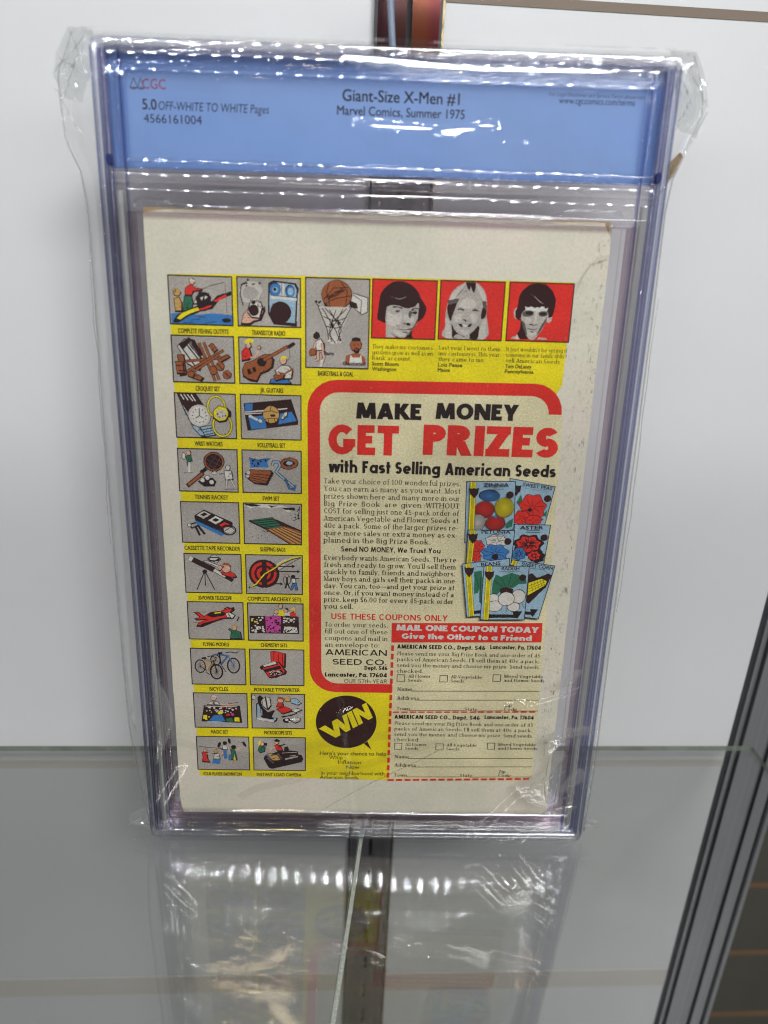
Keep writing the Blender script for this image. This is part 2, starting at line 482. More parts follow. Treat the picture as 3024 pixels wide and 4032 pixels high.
# corner post and the slatted boards beyond it
rt = empty('corner_post', Vector((10, 14, -24)) * IN, 'grey aluminium corner post at the right end of the case', 'post')
org = (10, 14, -24)
prof = [(9.24, 13.95, 0.10, 1), (9.34, 13.84, 0.14, 0), (9.48, 13.74, 0.26, 0), (9.74, 13.80, 0.40, 0), (10.14, 13.70, 0.20, 0), (10.34, 13.80, 0.16, 0)]
mb = MB(org)
for x, y, wd, _ in prof[1:]: mb.box((x, y, -24), (x + wd, 15.6, 20))
mb.build('post_body', M_ALU, rt)
for x, y, wd in ((9.24, 13.90, 0.10), (10.50, 13.74, 0.07), (9.455, 13.735, 0.024), (10.125, 13.695, 0.014)):
    mb = MB(org); mb.box((x, y, -24), (x + wd, 15.5, 20)); mb.build('gasket', M_ALU_D, rt)
mb = MB(org); mb.box((10.57, 13.9, -24), (10.80, 15.6, 20)); mb.build('outer_flange', M_ALU, rt)

YS = 17.2
SLATS = {4: 'dark olive slat board hidden mostly behind the grey corner post', 5: 'dark olive slat board beyond the post, uppermost of those clearly in view', 6: 'dark olive slat board beyond the post, second from the top of those in view',
         7: 'dark olive slat board beyond the post, third from the top of those in view', 8: 'sliver of dark olive slat board at the very bottom right corner'}
for k in range(4, 9):
    z1 = 10.0 - 3.06 * k + (ZS - 19.95 - 10 + 3.06 * 6)
    rt = empty('slat_board', Vector((20, YS, z1 - 2.7)) * IN)
    tag(rt, SLATS[k], 'slat board', 'olive slat boards beyond the post')
    mb = MB((20, YS, z1 - 2.7)); mb.box((10.6, YS, z1 - 2.74), (34, YS + 0.5, z1 - 0.02)); mb.build('board', M_OLIVE, rt)
    mb = MB((20, YS, z1 - 2.7)); mb.box((10.6, YS - 0.03, z1 - 2.94), (34, YS + 0.3, z1 - 2.80)); mb.build('orange_lip', M_LIP, rt)  # orange lip along the lower edge of the board

# two glass shelf panes butting at a skewed seam
TH = 0.13
yb = 13.15
def seam_x(y): return 0.53 + (y - 10.57) * (0.53 - 0.06) / (10.57 - 7.23)
def pane(pts, edge_mats, label, base):
    mb = MB(base)
    n = len(pts)
    mb.add([(x, y, 0) for x, y in pts], [tuple(range(n))], 0)
    mb.add([(x, y, -TH) for x, y in pts], [tuple(reversed(range(n)))], 0)
    for i in range(n):
        (x0, y0), (x1, y1) = pts[i], pts[(i + 1) % n]
        mb.add([(x0, y0, 0), (x1, y1, 0), (x1, y1, -TH), (x0, y0, -TH)], [(0, 1, 2, 3)], edge_mats[i])
    o = mb.build('glass_shelf', [M_SHELF, M_SHELF_EDGE, M_SEAM], fix=False)
    bm = bmesh.new(); bm.from_mesh(o.data); bmesh.ops.recalc_face_normals(bm, faces=bm.faces); bm.to_mesh(o.data); bm.free()
    o.location = Vector(base) * IN
    return tag(o, label, 'glass shelf', 'glass shelf panes')
yf0 = -1.0
pane([(-24, yf0), (seam_x(yf0) - 0.012, yf0), (seam_x(yb) - 0.012, yb), (-24, yb)], [1, 1, 1, 1],
     'clear glass shelf pane on the left of the bright seam', (-10, 6, -TH))
# right pane, its ground left edge bevelled so that the seam shows as a pale line
P = [(seam_x(yf0) + 0.07, yf0), (9.30, yf0), (9.30, yb - 0.03), (9.27, yb), (seam_x(yb) + 0.07, yb)]
rp = pane(P, [1, 1, 1, 1, 2], 'clear glass shelf pane on the right of the bright seam, with a snipped corner', (5, 6, -TH))
mb = MB((5, 6, -TH))
a, b = seam_x(yf0), seam_x(yb)
mb.add([(a + 0.004, yf0, -0.07), (a + 0.072, yf0, 0.001), (b + 0.072, yb, 0.001), (b + 0.004, yb, -0.07)], [(0, 1, 2, 3)])
mb.add([(a + 0.004, yf0, -0.07), (b + 0.004, yb, -0.07), (b + 0.004, yb, -TH), (a + 0.004, yf0, -TH)], [(0, 1, 2, 3)])
mb.build('ground_edge', M_SEAM, rp)

# LED strip above the front of the shelf (lights the case; its diodes show as dots in every glossy edge)
LY, LZ = 0.3, ZS + 6.0
rt = empty('led_strip', Vector((1, LY, LZ)) * IN, 'row of small white LED diodes on an aluminium channel above the shelf front', 'led strip')
mb = MB((1, LY, LZ)); mb.box((-12, LY - 0.25, LZ + 0.05), (13.5, LY + 0.25, LZ + 0.3)); mb.build('channel', M_ALU, rt)
d0 = None
dn = Vector((0, 0.55, -0.83)).normalized(); du = Vector((1, 0, 0)); dv = dn.cross(du)
for k in range(45):
    if d0 is None:
        mb = MB((0, 0, 0))
        h = 0.06
        mb.add([du * (sx * h) + dv * (sy * h) for sx, sy in ((-1, -1), (1, -1), (1, 1), (-1, 1))], [(0, 1, 2, 3)])
        d0 = mb.build('diode', M_LED, rt, fix=False); d = d0
    else:
        d = d0.copy(); COL.objects.link(d); d.parent = rt
    d.location = Vector((-12.0 + 0.56 * k, 0, 0.0)) * IN

# thin cord hanging behind the case
path = []
for i in range(15):
    t = i / 14
    path.append((0.55 + 0.16 * t + 0.14 * t * t, 12.6 - 0.1 * t, ZS + 3.6 - 3.0 * t))
mb = MB((0.7, 12.6, ZS)); mb.tube(path, 0.048, 8)
o = mb.build('cord', M_CORD, smooth=True); o.location = Vector((0.7, 12.6, ZS)) * IN
tag(o, 'thin grey blue cord hanging in front of the upright above the plastic case', 'cord')

# ------------------------------------------------------------------ hard plastic case
CX0, CX1, CY0, CY1 = -0.52, 7.27, -10.55, 2.06
BASE = (3.375, CY0, -0.1)
case = slab_root('plastic_case', BASE, 'clear lavender tinted hard plastic case holding a comic, standing on the glass shelf', 'plastic case')

def rrect(x0, x1, y0, y1, rad, o, d=0.0, seg=6):
    x0 += d; x1 -= d; y0 += d; y1 -= d; r = max(rad - d, 0.006)
    pts = []
    for cx, cy_, a0 in ((x1 - r, y1 - r, 0), (x0 + r, y1 - r, 90), (x0 + r, y0 + r, 180), (x1 - r, y0 + r, 270)):
        for k in range(seg + 1):
            a = math.radians(a0 + 90 * k / seg)
            pts.append((cx + r * math.cos(a), cy_ + r * math.sin(a), o))
    return pts
def rsection(d0, d1, o0, o1, r, seg=4):
    """rounded rectangle section with support points: list of (inset, height)"""
    r = min(r, (d1 - d0) * 0.45, (o1 - o0) * 0.45)
    s = []; e = r * 0.35
    for cx, cy_, a0 in ((d1 - r, o1 - r, 0), (d0 + r, o1 - r, 90), (d0 + r, o0 + r, 180), (d1 - r, o0 + r, 270)):
        arc = [(cx + r * math.cos(math.radians(a0 + 90 * k / seg)), cy_ + r * math.sin(math.radians(a0 + 90 * k / seg))) for k in range(seg + 1)]
        t0 = math.radians(a0); t1 = math.radians(a0 + 90)
        pre = (arc[0][0] + math.sin(t0) * e, arc[0][1] - math.cos(t0) * e)
        post = (arc[-1][0] - math.sin(t1) * e, arc[-1][1] + math.cos(t1) * e)
        s += [pre] + arc + [post]
    return s
def ring(name, rect, rad, sec, mat, parent=case):
    mb = MB(BASE)
    mb.loops([rrect(*rect, rad, o, d) for d, o in sec])
    return mb.build(name, mat, parent, smooth=True)
def bar(name, x0, x1, y0, y1, o0, o1, r, mat, parent=case):
    mb = MB(BASE)
    sec = rsection(y0, y1, o0, o1, r)
    n = len(sec)
    mb.add([(x0, y, o) for y, o in sec] + [(x1, y, o) for y, o in sec],
           [(i, (i + 1) % n, n + (i + 1) % n, n + i) for i in range(n)] + [tuple(range(n)), tuple(n + i for i in reversed(range(n)))])
    return mb.build(name, mat, parent, smooth=True)

ring('outer_rim', (CX0, CX1, CY0, CY1), 0.13, rsection(0, 0.085, -0.40, 0.20, 0.035), M_RIM)
ring('rim_bead', (CX0, CX1, CY0, CY1), 0.13, rsection(0.098, 0.120, -0.33, 0.16, 0.010), M_BLUE)
ring('rim_groove', (CX0, CX1, CY0, CY1), 0.13, rsection(0.15, 0.185, -0.33, 0.12, 0.015), M_BAR)
ring('inner_rim', (CX0, CX1, CY0, 0.28), 0.16, rsection(0.22, 0.30, -0.33, 0.17, 0.03), M_BAR)
ring('inner_bead', (CX0, CX1, CY0, 0.28), 0.16, rsection(0.325, 0.345, -0.33, 0.09, 0.009), M_MAUVE)

mb = MB(BASE)
mb.poly(rrect(CX0 + 0.13, CX1 - 0.13, CY0 + 0.13, 0.24, 0.03, 0), 0.085)
mb.build('front_plate', M_PLATE, case, fix=False)
mb = MB(BASE)
mb.poly(rrect(CX0 + 0.09, CX1 - 0.09, CY0 + 0.09, CY1 - 0.09, 0.03, 0), -0.345)
mb.build('back_plate', M_BACKPLATE, case, fix=False)

for x in (-0.265, 7.015):                           # hazy strips imitate white reflections, thin dark lines imitate refraction, down both sides
    bar('side_reflection_strip', x - 0.035, x + 0.035, -10.25, 0.22, 0.02, 0.13, 0.03, M_PALE)
for x in (CX0 + 0.006, CX0 + 0.092, CX0 + 0.135, CX0 + 0.19, CX0 + 0.36, CX1 - 0.36, CX1 - 0.19, CX1 - 0.135, CX1 - 0.092, CX1 - 0.006):
    bar('edge_line', x - 0.006, x + 0.006, CY0 + 0.12, CY1 - 0.13, 0.02, 0.15, 0.003, M_NAVY)
# cross bars between the label tray and the comic well
bar('cross_bar', CX0 + 0.12, CX1 - 0.12, 0.365, 0.465, -0.05, 0.17, 0.035, M_BAR)
bar('cross_bar', CX0 + 0.12, CX1 - 0.12, 0.305, 0.328, -0.30, 0.13, 0.008, M_BLUE)
bar('bottom_bar', CX0 + 0.24, CX1 - 0.24, -10.13, -10.05, -0.25, 0.10, 0.03, M_BAR)
bar('bottom_bar', CX0 + 0.20, CX1 - 0.20, -10.30, -10.27, -0.25, 0.05, 0.012, M_BAR)

# inner comic well: a raised tube with two notched steps along its top
def arc_pts(cx, cy_, r, a0, a1, n=6):
    return [(cx + r * math.cos(math.radians(a0 + (a1 - a0) * k / n)), cy_ + r * math.sin(math.radians(a0 + (a1 - a0) * k / n))) for k in range(n + 1)]
def smooth_step(x0, y0, x1, y1, n=10):
    return [(x0 + (x1 - x0) * k / n, y0 + (y1 - y0) * (3 * (k / n) ** 2 - 2 * (k / n) ** 3)) for k in range(n + 1)]
well = [(-0.10, -10.0), (-0.10, -0.05)] + arc_pts(0.0, 0.03, 0.10, 180, 90)[1:] + [(0.22, 0.13)] + smooth_step(0.24, 0.13, 0.56, 0.02) + \
       [(1.5, 0.02), (3.3, 0.02), (5.0, 0.02)] + smooth_step(5.70, 0.02, 5.98, 0.15) + [(6.3, 0.15)] + arc_pts(6.62, 0.03, 0.12, 90, 0)[0:] + [(6.74, -5.0), (6.74, -10.0)]
mb = MB(BASE)
rad = [0.011 if (p[0] < -0.09 or p[0] > 6.73) else 0.026 for p in well]
mb.tube([(x, y, 0.055) for x, y in well], rad, 10)
mb.build('comic_well', M_TRAY, case, smooth=True)

# label tray: a bevelled frame with mitred corners
def frame4(name, outer, inner, sec, mat):
    rings = []
    for s, o in sec:
        x0 = outer[0] + (inner[0] - outer[0]) * s; x1 = outer[1] + (inner[1] - outer[1]) * s
        y0 = outer[2] + (inner[2] - outer[2]) * s; y1 = outer[3] + (inner[3] - outer[3]) * s
        rings.append([(x0, y0, o), (x1, y0, o), (x1, y1, o), (x0, y1, o)])
    mb = MB(BASE); mb.loops(rings)
    o = mb.build(name, mat, case)
    return o
TO = (-0.39, 7.16, 0.495, 1.94); TI = (-0.11, 6.93, 0.62, 1.66)
frame4('label_tray', TO, TI, [(0, 0.02), (0, 0.185), (0.10, 0.195), (0.22, 0.185), (0.92, 0.05), (1.0, 0.03), (1.0, 0.02)], M_TRAY)
ring('tray_edge', (TO[0] - 0.04, TO[1] + 0.04, TO[2] - 0.012, TO[3] + 0.04), 0.03, rsection(0.0, 0.03, -0.2, 0.16, 0.01), M_BLUE)
ring('tray_lip', (TI[0] - 0.12, TI[1] + 0.12, TI[2] - 0.04, TI[3] + 0.10), 0.02, rsection(0.0, 0.022, 0.12, 0.20, 0.01), M_BAR)
for x in (TO[0] + 0.035, TO[1] - 0.035):          # solid dark blue pips in the tray's lower corners
    mb = MB(BASE)
    mb.loops([[(x + 0.036 * math.cos(a), 0.60 + (0.065 if math.sin(a) > 0 else 0.085) * math.sin(a), o_) for a in [2 * math.pi * k / 14 for k in range(14)]] for o_ in (0.10, 0.20, 0.21)], close=False)
    mb.poly([(x + 0.036 * math.cos(2 * math.pi * k / 14), 0.60 + (0.065 if math.sin(2 * math.pi * k / 14) > 0 else 0.085) * math.sin(2 * math.pi * k / 14)) for k in range(14)], 0.211)
    mb.build('corner_pip', plain('deep_blue_plastic', (0.02, 0.03, 0.13), 0.2, 0, 0.2, 200), case)
bar('top_bar', CX0 + 0.12, CX1 - 0.12, 1.955, 2.0, -0.3, 0.15, 0.02, M_BAR)

# shallow rounded ridges moulded across the case (they catch the row of diodes as dots)
def bulge(name, path, wd, lo, hi, rad, o, mat, parent, base):
    """a strip of cylinder of radius rad whose surface tilts from lo to hi degrees (positive = upwards), swept along a path"""
    n = 8; mb = MB(base); rings = []
    for i, (x, y) in enumerate(path):
        a = path[max(0, i - 1)]; b = path[min(len(path) - 1, i + 1)]
        tx, ty = b[0] - a[0], b[1] - a[1]; L_ = math.hypot(tx, ty) or 1
        nx_, ny_ = -ty / L_, tx / L_
        if ny_ < 0: nx_, ny_ = -nx_, -ny_
        ring_ = []
        for k in range(n + 1):
            t = math.radians(lo + (hi - lo) * k / n); m0 = math.radians((lo + hi) / 2)
            s = rad * (math.sin(t) - math.sin(m0)); h_ = rad * (math.cos(t) - 1)
            ring_.append((x + nx_ * s, y + ny_ * s, o + h_))
        rings.append(ring_)
    V = [p for r_ in rings for p in r_]; F = []
    for i in range(len(rings) - 1):
        for k in range(n):
            a = i * (n + 1) + k
            F.append((a, a + 1, a + n + 2, a + n + 1))
    mb.add(V, F)
    return mb.build(name, mat, parent, smooth=True, fix=False)
def hline(x0, x1, y, wob=0.0, n=40): return [(x0 + (x1 - x0) * k / n, y + wob * math.sin(k * 0.9) * math.sin(k * 0.37)) for k in range(n + 1)]
for y, o, rd, tl, x0, x1 in ((2.015, 0.215, 0.5, 2, -0.45, 7.2), (1.88, 0.205, 0.7, 3, -0.30, 7.08), (1.685, 0.19, 0.25, 4, -0.10, 6.92), (0.605, 0.17, 0.35, 8, -0.10, 6.92),
                              (0.425, 0.180, 0.35, 9, -0.36, 7.12), (0.235, 0.150, 0.25, 10, -0.3, 7.05), (0.05, 0.09, 0.2, 11, 0.6, 5.7), (-10.07, 0.150, 0.30, 46, -0.26, 7.02), (-10.43, 0.215, 0.25, 47, -0.42, 7.15)):
    lo, hi = tl - 5, tl + 5
    bulge('ridge', hline(x0, x1, y, 0.004), 0.1, lo, hi, rd, o, M_RIDGE, case, BASE)

# ------------------------------------------------------------------ label card inside the tray
label = slab_root('label_card', (3.4, 0.5, -0.03), 'pale blue printed paper label with title and grade behind the top window of the case', 'label')
LB = (3.4, 0.5, -0.03)
mb = MB(LB); mb.box((-0.36, 0.50, -0.045), (7.12, 1.93, -0.012)); mb.build('card', M_LABEL, label)

mb = MB(BASE); mb.poly([(TI[0], TI[2]), (TI[1], TI[2]), (TI[1], TI[3]), (TI[0], TI[3])], 0.028); mb.build('label_window', M_LABELWIN, case, fix=False)

# ------------------------------------------------------------------ loose clear sleeve round the case
SB = (3.375, -10.6, -0.1)
sleeve = slab_root('clear_sleeve', SB, 'loose crinkled clear plastic sleeve wrapped round the hard case', 'plastic sleeve')
LEFT = [(2.20, -0.80), (1.9, -0.93), (1.67, -1.06), (1.2, -1.05), (0.82, -1.02), (0.45, -0.86), (0.0, -0.81), (-0.82, -0.81), (-2.88, -0.84), (-6.5, -0.86), (-8.37, -0.85), (-9.6, -0.76), (-10.58, -0.60)]
RIGHT = [(2.17, 7.50), (1.7, 7.70), (1.46, 7.73), (1.1, 7.62), (0.6, 7.44), (0.2, 7.40), (-1.26, 7.42), (-3.31, 7.43), (-6.5, 7.44), (-9.0, 7.46), (-10.58, 7.42)]
def interp(tab, y):
    for (ya, xa), (yb_, xb) in zip(tab, tab[1:]):
        if y <= ya and y >= yb_:
            t = (ya - y) / (ya - yb_); return xa + (xb - xa) * t
    return tab[0][1] if y > tab[0][0] else tab[-1][1]
def sst(a, b, x):
    t = max(0, min(1, (x - a) / (b - a))); return t * t * (3 - 2 * t)
def crease(x, y, pts, wd):
    """distance based ridge along a polyline"""
    best = 9
    for (x0, y0), (x1, y1) in zip(pts, pts[1:]):
        dx, dy = x1 - x0, y1 - y0
        t = max(0, min(1, ((x - x0) * dx + (y - y0) * dy) / (dx * dx + dy * dy)))
        best = min(best, math.hypot(x - x0 - t * dx, y - y0 - t * dy))
    return max(0, 1 - best / wd)
CREASES = [([(7.0, -8.6), (6.4, -9.2), (5.9, -9.35), (5.4, -10.0)], 0.28, 0.10), ([(7.1, -9.3), (6.5, -9.7), (6.0, -10.4)], 0.25, 0.09),
           ([(-0.5, -8.2), (0.05, -8.9), (-0.4, -9.7)], 0.25, 0.09), ([(-0.45, 0.2), (0.1, -0.5), (0.5, -1.2)], 0.10, 0.03),
           ([(4.2, 0.95), (5.3, 0.9)], 0.06, 0.02),
           ([(6.1, -7.6), (6.9, -7.3), (7.1, -6.9)], 0.16, 0.05),
           ([(0.2, 1.75), (2.5, 1.85), (4.6, 1.75), (6.6, 1.8)], 0.10, 0.03), ([(3.0, 1.05), (4.2, 0.98), (4.8, 1.08)], 0.16, 0.03)]
def film(name, side, mat):
    nx, ny = 150, 210
    mb = MB(SB); V = []; F = []
    for j in range(ny + 1):
        y = 2.19 - (2.19 + 10.585) * j / ny
        l, r = interp(LEFT, y), interp(RIGHT, y)
        for i in range(nx + 1):
            u = i / nx
            x = l + (r - l) * u
            # how far outside the hard case
            ox = max(CX0 - x, x - CX1, 0.0); oy = max(y - CY1, 0.0)
            seam = min((x - l), (r - x))
            k = sst(0.0, 0.32, seam) if side > 0 else sst(0.0, 0.32, seam)
            top = sst(0.0, 0.14, 2.19 - y)
            base = 0.215 if side > 0 else -0.415
            mid = -0.10
            o = mid + (base - mid) * min(k, 0.35 + 0.65 * top)
            if side > 0 and -8.35 < y < -3.8:
                wz = sst(-8.35, -7.9, y) * sst(-3.8, -4.6, y)
                sA = (x * 0.8 + y * 0.6); sB = (-x * 0.6 + y * 0.8)
                o += wz * (0.046 * noise.noise(Vector((sA * 0.6, sB * 2.2, 4))) + 0.015 * noise.noise(Vector((sA * 1.6, sB * 5.0, 8))))
            amp = 0.004 + 0.05 * sst(0.0, 0.35, ox) + 0.02 * sst(1.85, 2.15, y) + 0.012 * sst(-9.3, -10.3, y)
            corner = sst(1.1, 0.0, math.hypot(max(0, min(x - l, r - x)), 2.2 - y)) if y > 0.4 else 0
            amp += 0.06 * corner
            nz = noise.noise(Vector((x * 1.3, y * 1.3, side * 5))) * 0.8 + noise.noise(Vector((x * 4.1, y * 3.1, 3 + side))) * 0.5 + noise.noise(Vector((x * 9, y * 8, 9 + side))) * 0.25
            if side > 0:
                flat = sst(-8.7, -9.0, y) * sst(0.2, 0.6, x) * sst(6.6, 6.2, x)
                amp *= 1 - 0.85 * flat
            else: flat = 0
            o += amp * abs(nz) * side + ((1 - 0.9 * flat) * 0.012 * (noise.noise(Vector((x * 0.55, y * 0.45, 1))) + 0.5) * side)
            if side > 0:
                for pts, wd, hh in CREASES:
                    c = crease(x, y, pts, wd)
                    if c > 0: o += hh * c * c * (3 - 2 * c)
            V.append((x, y, o))
    for j in range(ny):
        for i in range(nx):
            a = j * (nx + 1) + i
            F.append((a, a + nx + 1, a + nx + 2, a + 1))
    mb.add(V, F)
    return mb.build(name, mat, sleeve, smooth=True, fix=False)
film('front_film', 1, M_FILM)
film('back_film', -1, M_FILM)
for pth in ([(-0.41, -9.35), (-0.22, -8.7), (-0.08, -8.49), (0.18, -8.5), (0.5, -8.66), (0.86, -8.74), (1.39, -8.76), (1.74, -8.66), (2.28, -8.55), (3.1, -8.42), (4.0, -8.25)],
            [(1.06, -9.68), (1.4, -9.39), (2.1, -9.26), (2.54, -9.03), (3.16, -8.96), (3.52, -8.83), (4.07, -8.61), (4.53, -8.45), (5.03, -8.4)]):
    fine = []
    for (xa, ya), (xb, yb2) in zip(pth, pth[1:]):
        fine += [(xa + (xb - xa) * k / 6, ya + (yb2 - ya) * k / 6) for k in range(6)]
    sm = [(sum(fine[max(0, min(len(fine) - 1, i + d))][0] for d in range(-3, 4)) / 7, sum(fine[max(0, min(len(fine) - 1, i + d))][1] for d in range(-3, 4)) / 7) for i in range(len(fine))]
    bulge('film_crease', sm, 0.08, -4.5, -0.5, 2.1, 0.256, M_CREASE, sleeve, SB)
def spl(pp, n=4):
    out = []; m = len(pp)
    for i in range(m):
        a, b, c, d = pp[i - 1], pp[i], pp[(i + 1) % m], pp[(i + 2) % m]
        for k in range(n):
            t = k / n
            out.append(tuple(0.5 * (2 * b[j] + (c[j] - a[j]) * t + (2 * a[j] - 5 * b[j] + 4 * c[j] - d[j]) * t * t + (3 * b[j] - a[j] - 3 * c[j] + d[j]) * t ** 3) for j in (0, 1)))
    return out
# folded top flap and crumpled ears at the corners
def crumple(name, pts, o, amp, mat, seed):
    """a crumpled patch of film: a fan of small facets inside an outline"""
    rnd = random.Random(seed)
    cx = sum(p[0] for p in pts) / len(pts); cy_ = sum(p[1] for p in pts) / len(pts)
    mb = MB(SB); rings = 7; n = len(pts)
    V = []
    for k in range(rings + 1):
        t = k / rings
        for i in range(n * 3):
            a = pts[(i // 3) % n]; b = pts[(i // 3 + 1) % n]; s = (i % 3) / 3
            px, py = a[0] + (b[0] - a[0]) * s, a[1] + (b[1] - a[1]) * s
            j = 0.22 * t * (1 - t)
            V.append((cx + (px - cx) * t + rnd.uniform(-j, j) * abs(px - cx), cy_ + (py - cy_) * t + rnd.uniform(-j, j) * abs(py - cy_), o + rnd.uniform(-amp, amp)))
    m = n * 3
    F = []
    for k in range(rings):
        for i in range(m):
            F.append((k * m + i, k * m + (i + 1) % m, (k + 1) * m + (i + 1) % m, (k + 1) * m + i))
    mb.add(V, F)
    return mb.build(name, mat, sleeve, smooth=False, fix=False)
crumple('corner_ear', [(-0.50, 2.16), (-0.80, 2.18), (-1.05, 1.70), (-1.0, 1.35), (-0.72, 1.30), (-0.55, 1.75)], 0.02, 0.07, M_FLAP, 3)
crumple('corner_ear', [(7.10, 2.15), (7.47, 2.16), (7.72, 1.55), (7.60, 1.10), (7.30, 1.25), (7.22, 1.8)], 0.08, 0.07, M_FLAP, 5)
crumple('corner_ear', [(-0.45, -10.28), (-0.62, -10.10), (-0.98, -10.28), (-0.92, -10.44), (-0.52, -10.58)], -0.05, 0.05, M_FLAP, 8)
crumple('corner_ear', [(7.30, -10.30), (7.42, -10.18), (7.66, -10.30), (7.36, -10.52)], -0.05, 0.04, M_FLAP, 9)
for i, pts in enumerate(([(6.56, -7.3), (6.67, -7.06), (6.86, -6.97), (6.84, -7.12), (6.72, -7.27)],
        [(6.41, -8.3), (6.61, -8.14), (7.13, -8.06), (7.15, -8.21), (6.76, -8.3), (6.48, -8.64)],
        [(5.96, -9.27), (6.43, -8.97), (6.5, -8.61), (6.77, -8.61), (6.64, -8.92), (6.46, -9.35), (6.54, -9.72), (6.21, -9.62)],
        [(6.55, -9.83), (7.09, -9.69), (6.83, -9.92)], [(6.71, -9.4), (7.02, -8.91), (7.16, -9.12), (6.87, -9.39)],
        [(-0.26, -7.14), (-0.18, -7.23), (0.05, -7.96), (-0.18, -8.71), (-0.31, -8.92), (-0.16, -8.31), (-0.26, -7.82)])):
    V = [(sum(q[0] for q in pts) / len(pts), sum(q[1] for q in pts) / len(pts), 0.345)] + [(x, y, 0.285 + 0.02 * math.sin(3.1 * k + i)) for k, (x, y) in enumerate(spl(pts))]
    m = len(V) - 1
    mb = MB(SB); mb.add(V, [(0, 1 + k, 1 + (k + 1) % m) for k in range(m)])
    mb.build('film_fold', M_VEIL, sleeve, smooth=True, fix=False)
# welded side seams and a folded diagonal edge
for tab, dx in ((LEFT, 0.02), (RIGHT, -0.02)):
    mb = MB(SB)
    mb.tube([(interp(tab, y) + dx, y, -0.09) for y in [2.15 - 12.7 * k / 90 for k in range(91)]], 0.013, 6)
    mb.build('weld_seam', M_FLAP, sleeve, smooth=True)
mb = MB(SB); mb.tube([(7.70, 1.44, 0.1), (7.5, 1.0, 0.16), (7.30, 0.62, 0.22), (7.05, 0.22, 0.235)], 0.010, 6); mb.build('fold_edge', M_FLAP, sleeve, smooth=True)
rnd = random.Random(21)
for a, b in (((-0.55, 2.10), (-1.02, 1.62)), ((-0.60, 1.95), (-0.98, 1.25)), ((-0.80, 2.17), (-0.55, 1.55)), ((-0.95, 1.80), (-0.62, 1.62)), ((-1.02, 1.45), (-0.70, 0.85)),
             ((7.2, 2.08), (7.45, 1.95)), ((7.30, 2.05), (7.70, 1.50)), ((7.28, 1.95), (7.12, 1.35)), ((7.45, 1.6), (7.30, 1.2)), ((-0.55, -10.15), (-0.95, -10.36)), ((7.32, -10.25), (7.62, -10.32)), ((-0.75, -0.5), (-0.80, -5.0)), ((7.38, -1.0), (7.40, -6.0))):
    n = 12; pth = []
    for k in range(n + 1):
        t = k / n
        pth.append((a[0] + (b[0] - a[0]) * t + rnd.uniform(-0.018, 0.018), a[1] + (b[1] - a[1]) * t + rnd.uniform(-0.018, 0.018), 0.10 + rnd.uniform(-0.03, 0.03)))
    mb = MB(SB); mb.tube(pth, [0.004 + 0.007 * math.sin(math.pi * k / n) for k in range(n + 1)], 6); mb.build('fold_edge', M_FLAP, sleeve, smooth=True)
mb = MB(SB); mb.poly([(7.44, 0.95), (7.49, 0.88), (7.40, 0.66), (7.30, 0.52), (7.28, 0.78)], 0.02); mb.build('dirty_tape', M_TAPE, sleeve, fix=False)

# ------------------------------------------------------------------ lettering
class Style:
    def __init__(s, T, t, w=0.5, X=0.48, serif=False, slant=0.0, cap=0.70, cw=1.0, sb=None):
        s.sb = sb
        s.T, s.t, s.w, s.X, s.serif, s.slant, s.cap, s.cw = T, t, w, X, serif, slant, cap, cw
ROMAN = Style(0.102, 0.050, 0.47, 0.45, True, cap=0.67)
ITALIC = Style(0.094, 0.05, 0.44, 0.45, True, 0.22, cap=0.67)
FUT_X = Style(0.225, 0.185, 0.60, 0.52, cap=0.72, cw=1.22, sb=0.022)      # extra bold headline
FUT_H = Style(0.190, 0.16, 0.55, 0.53, cap=0.74, sb=0.034)                # heavy
FUT_M = Style(0.130, 0.11, 0.52, 0.47, cap=0.72)                # demi
FUT_L = Style(0.075, 0.07, 0.52, 0.46, cap=0.72)                # book
EXT = Style(0.125, 0.105, 0.66, 0.52, cap=0.70, cw=1.3)         # extended grotesque

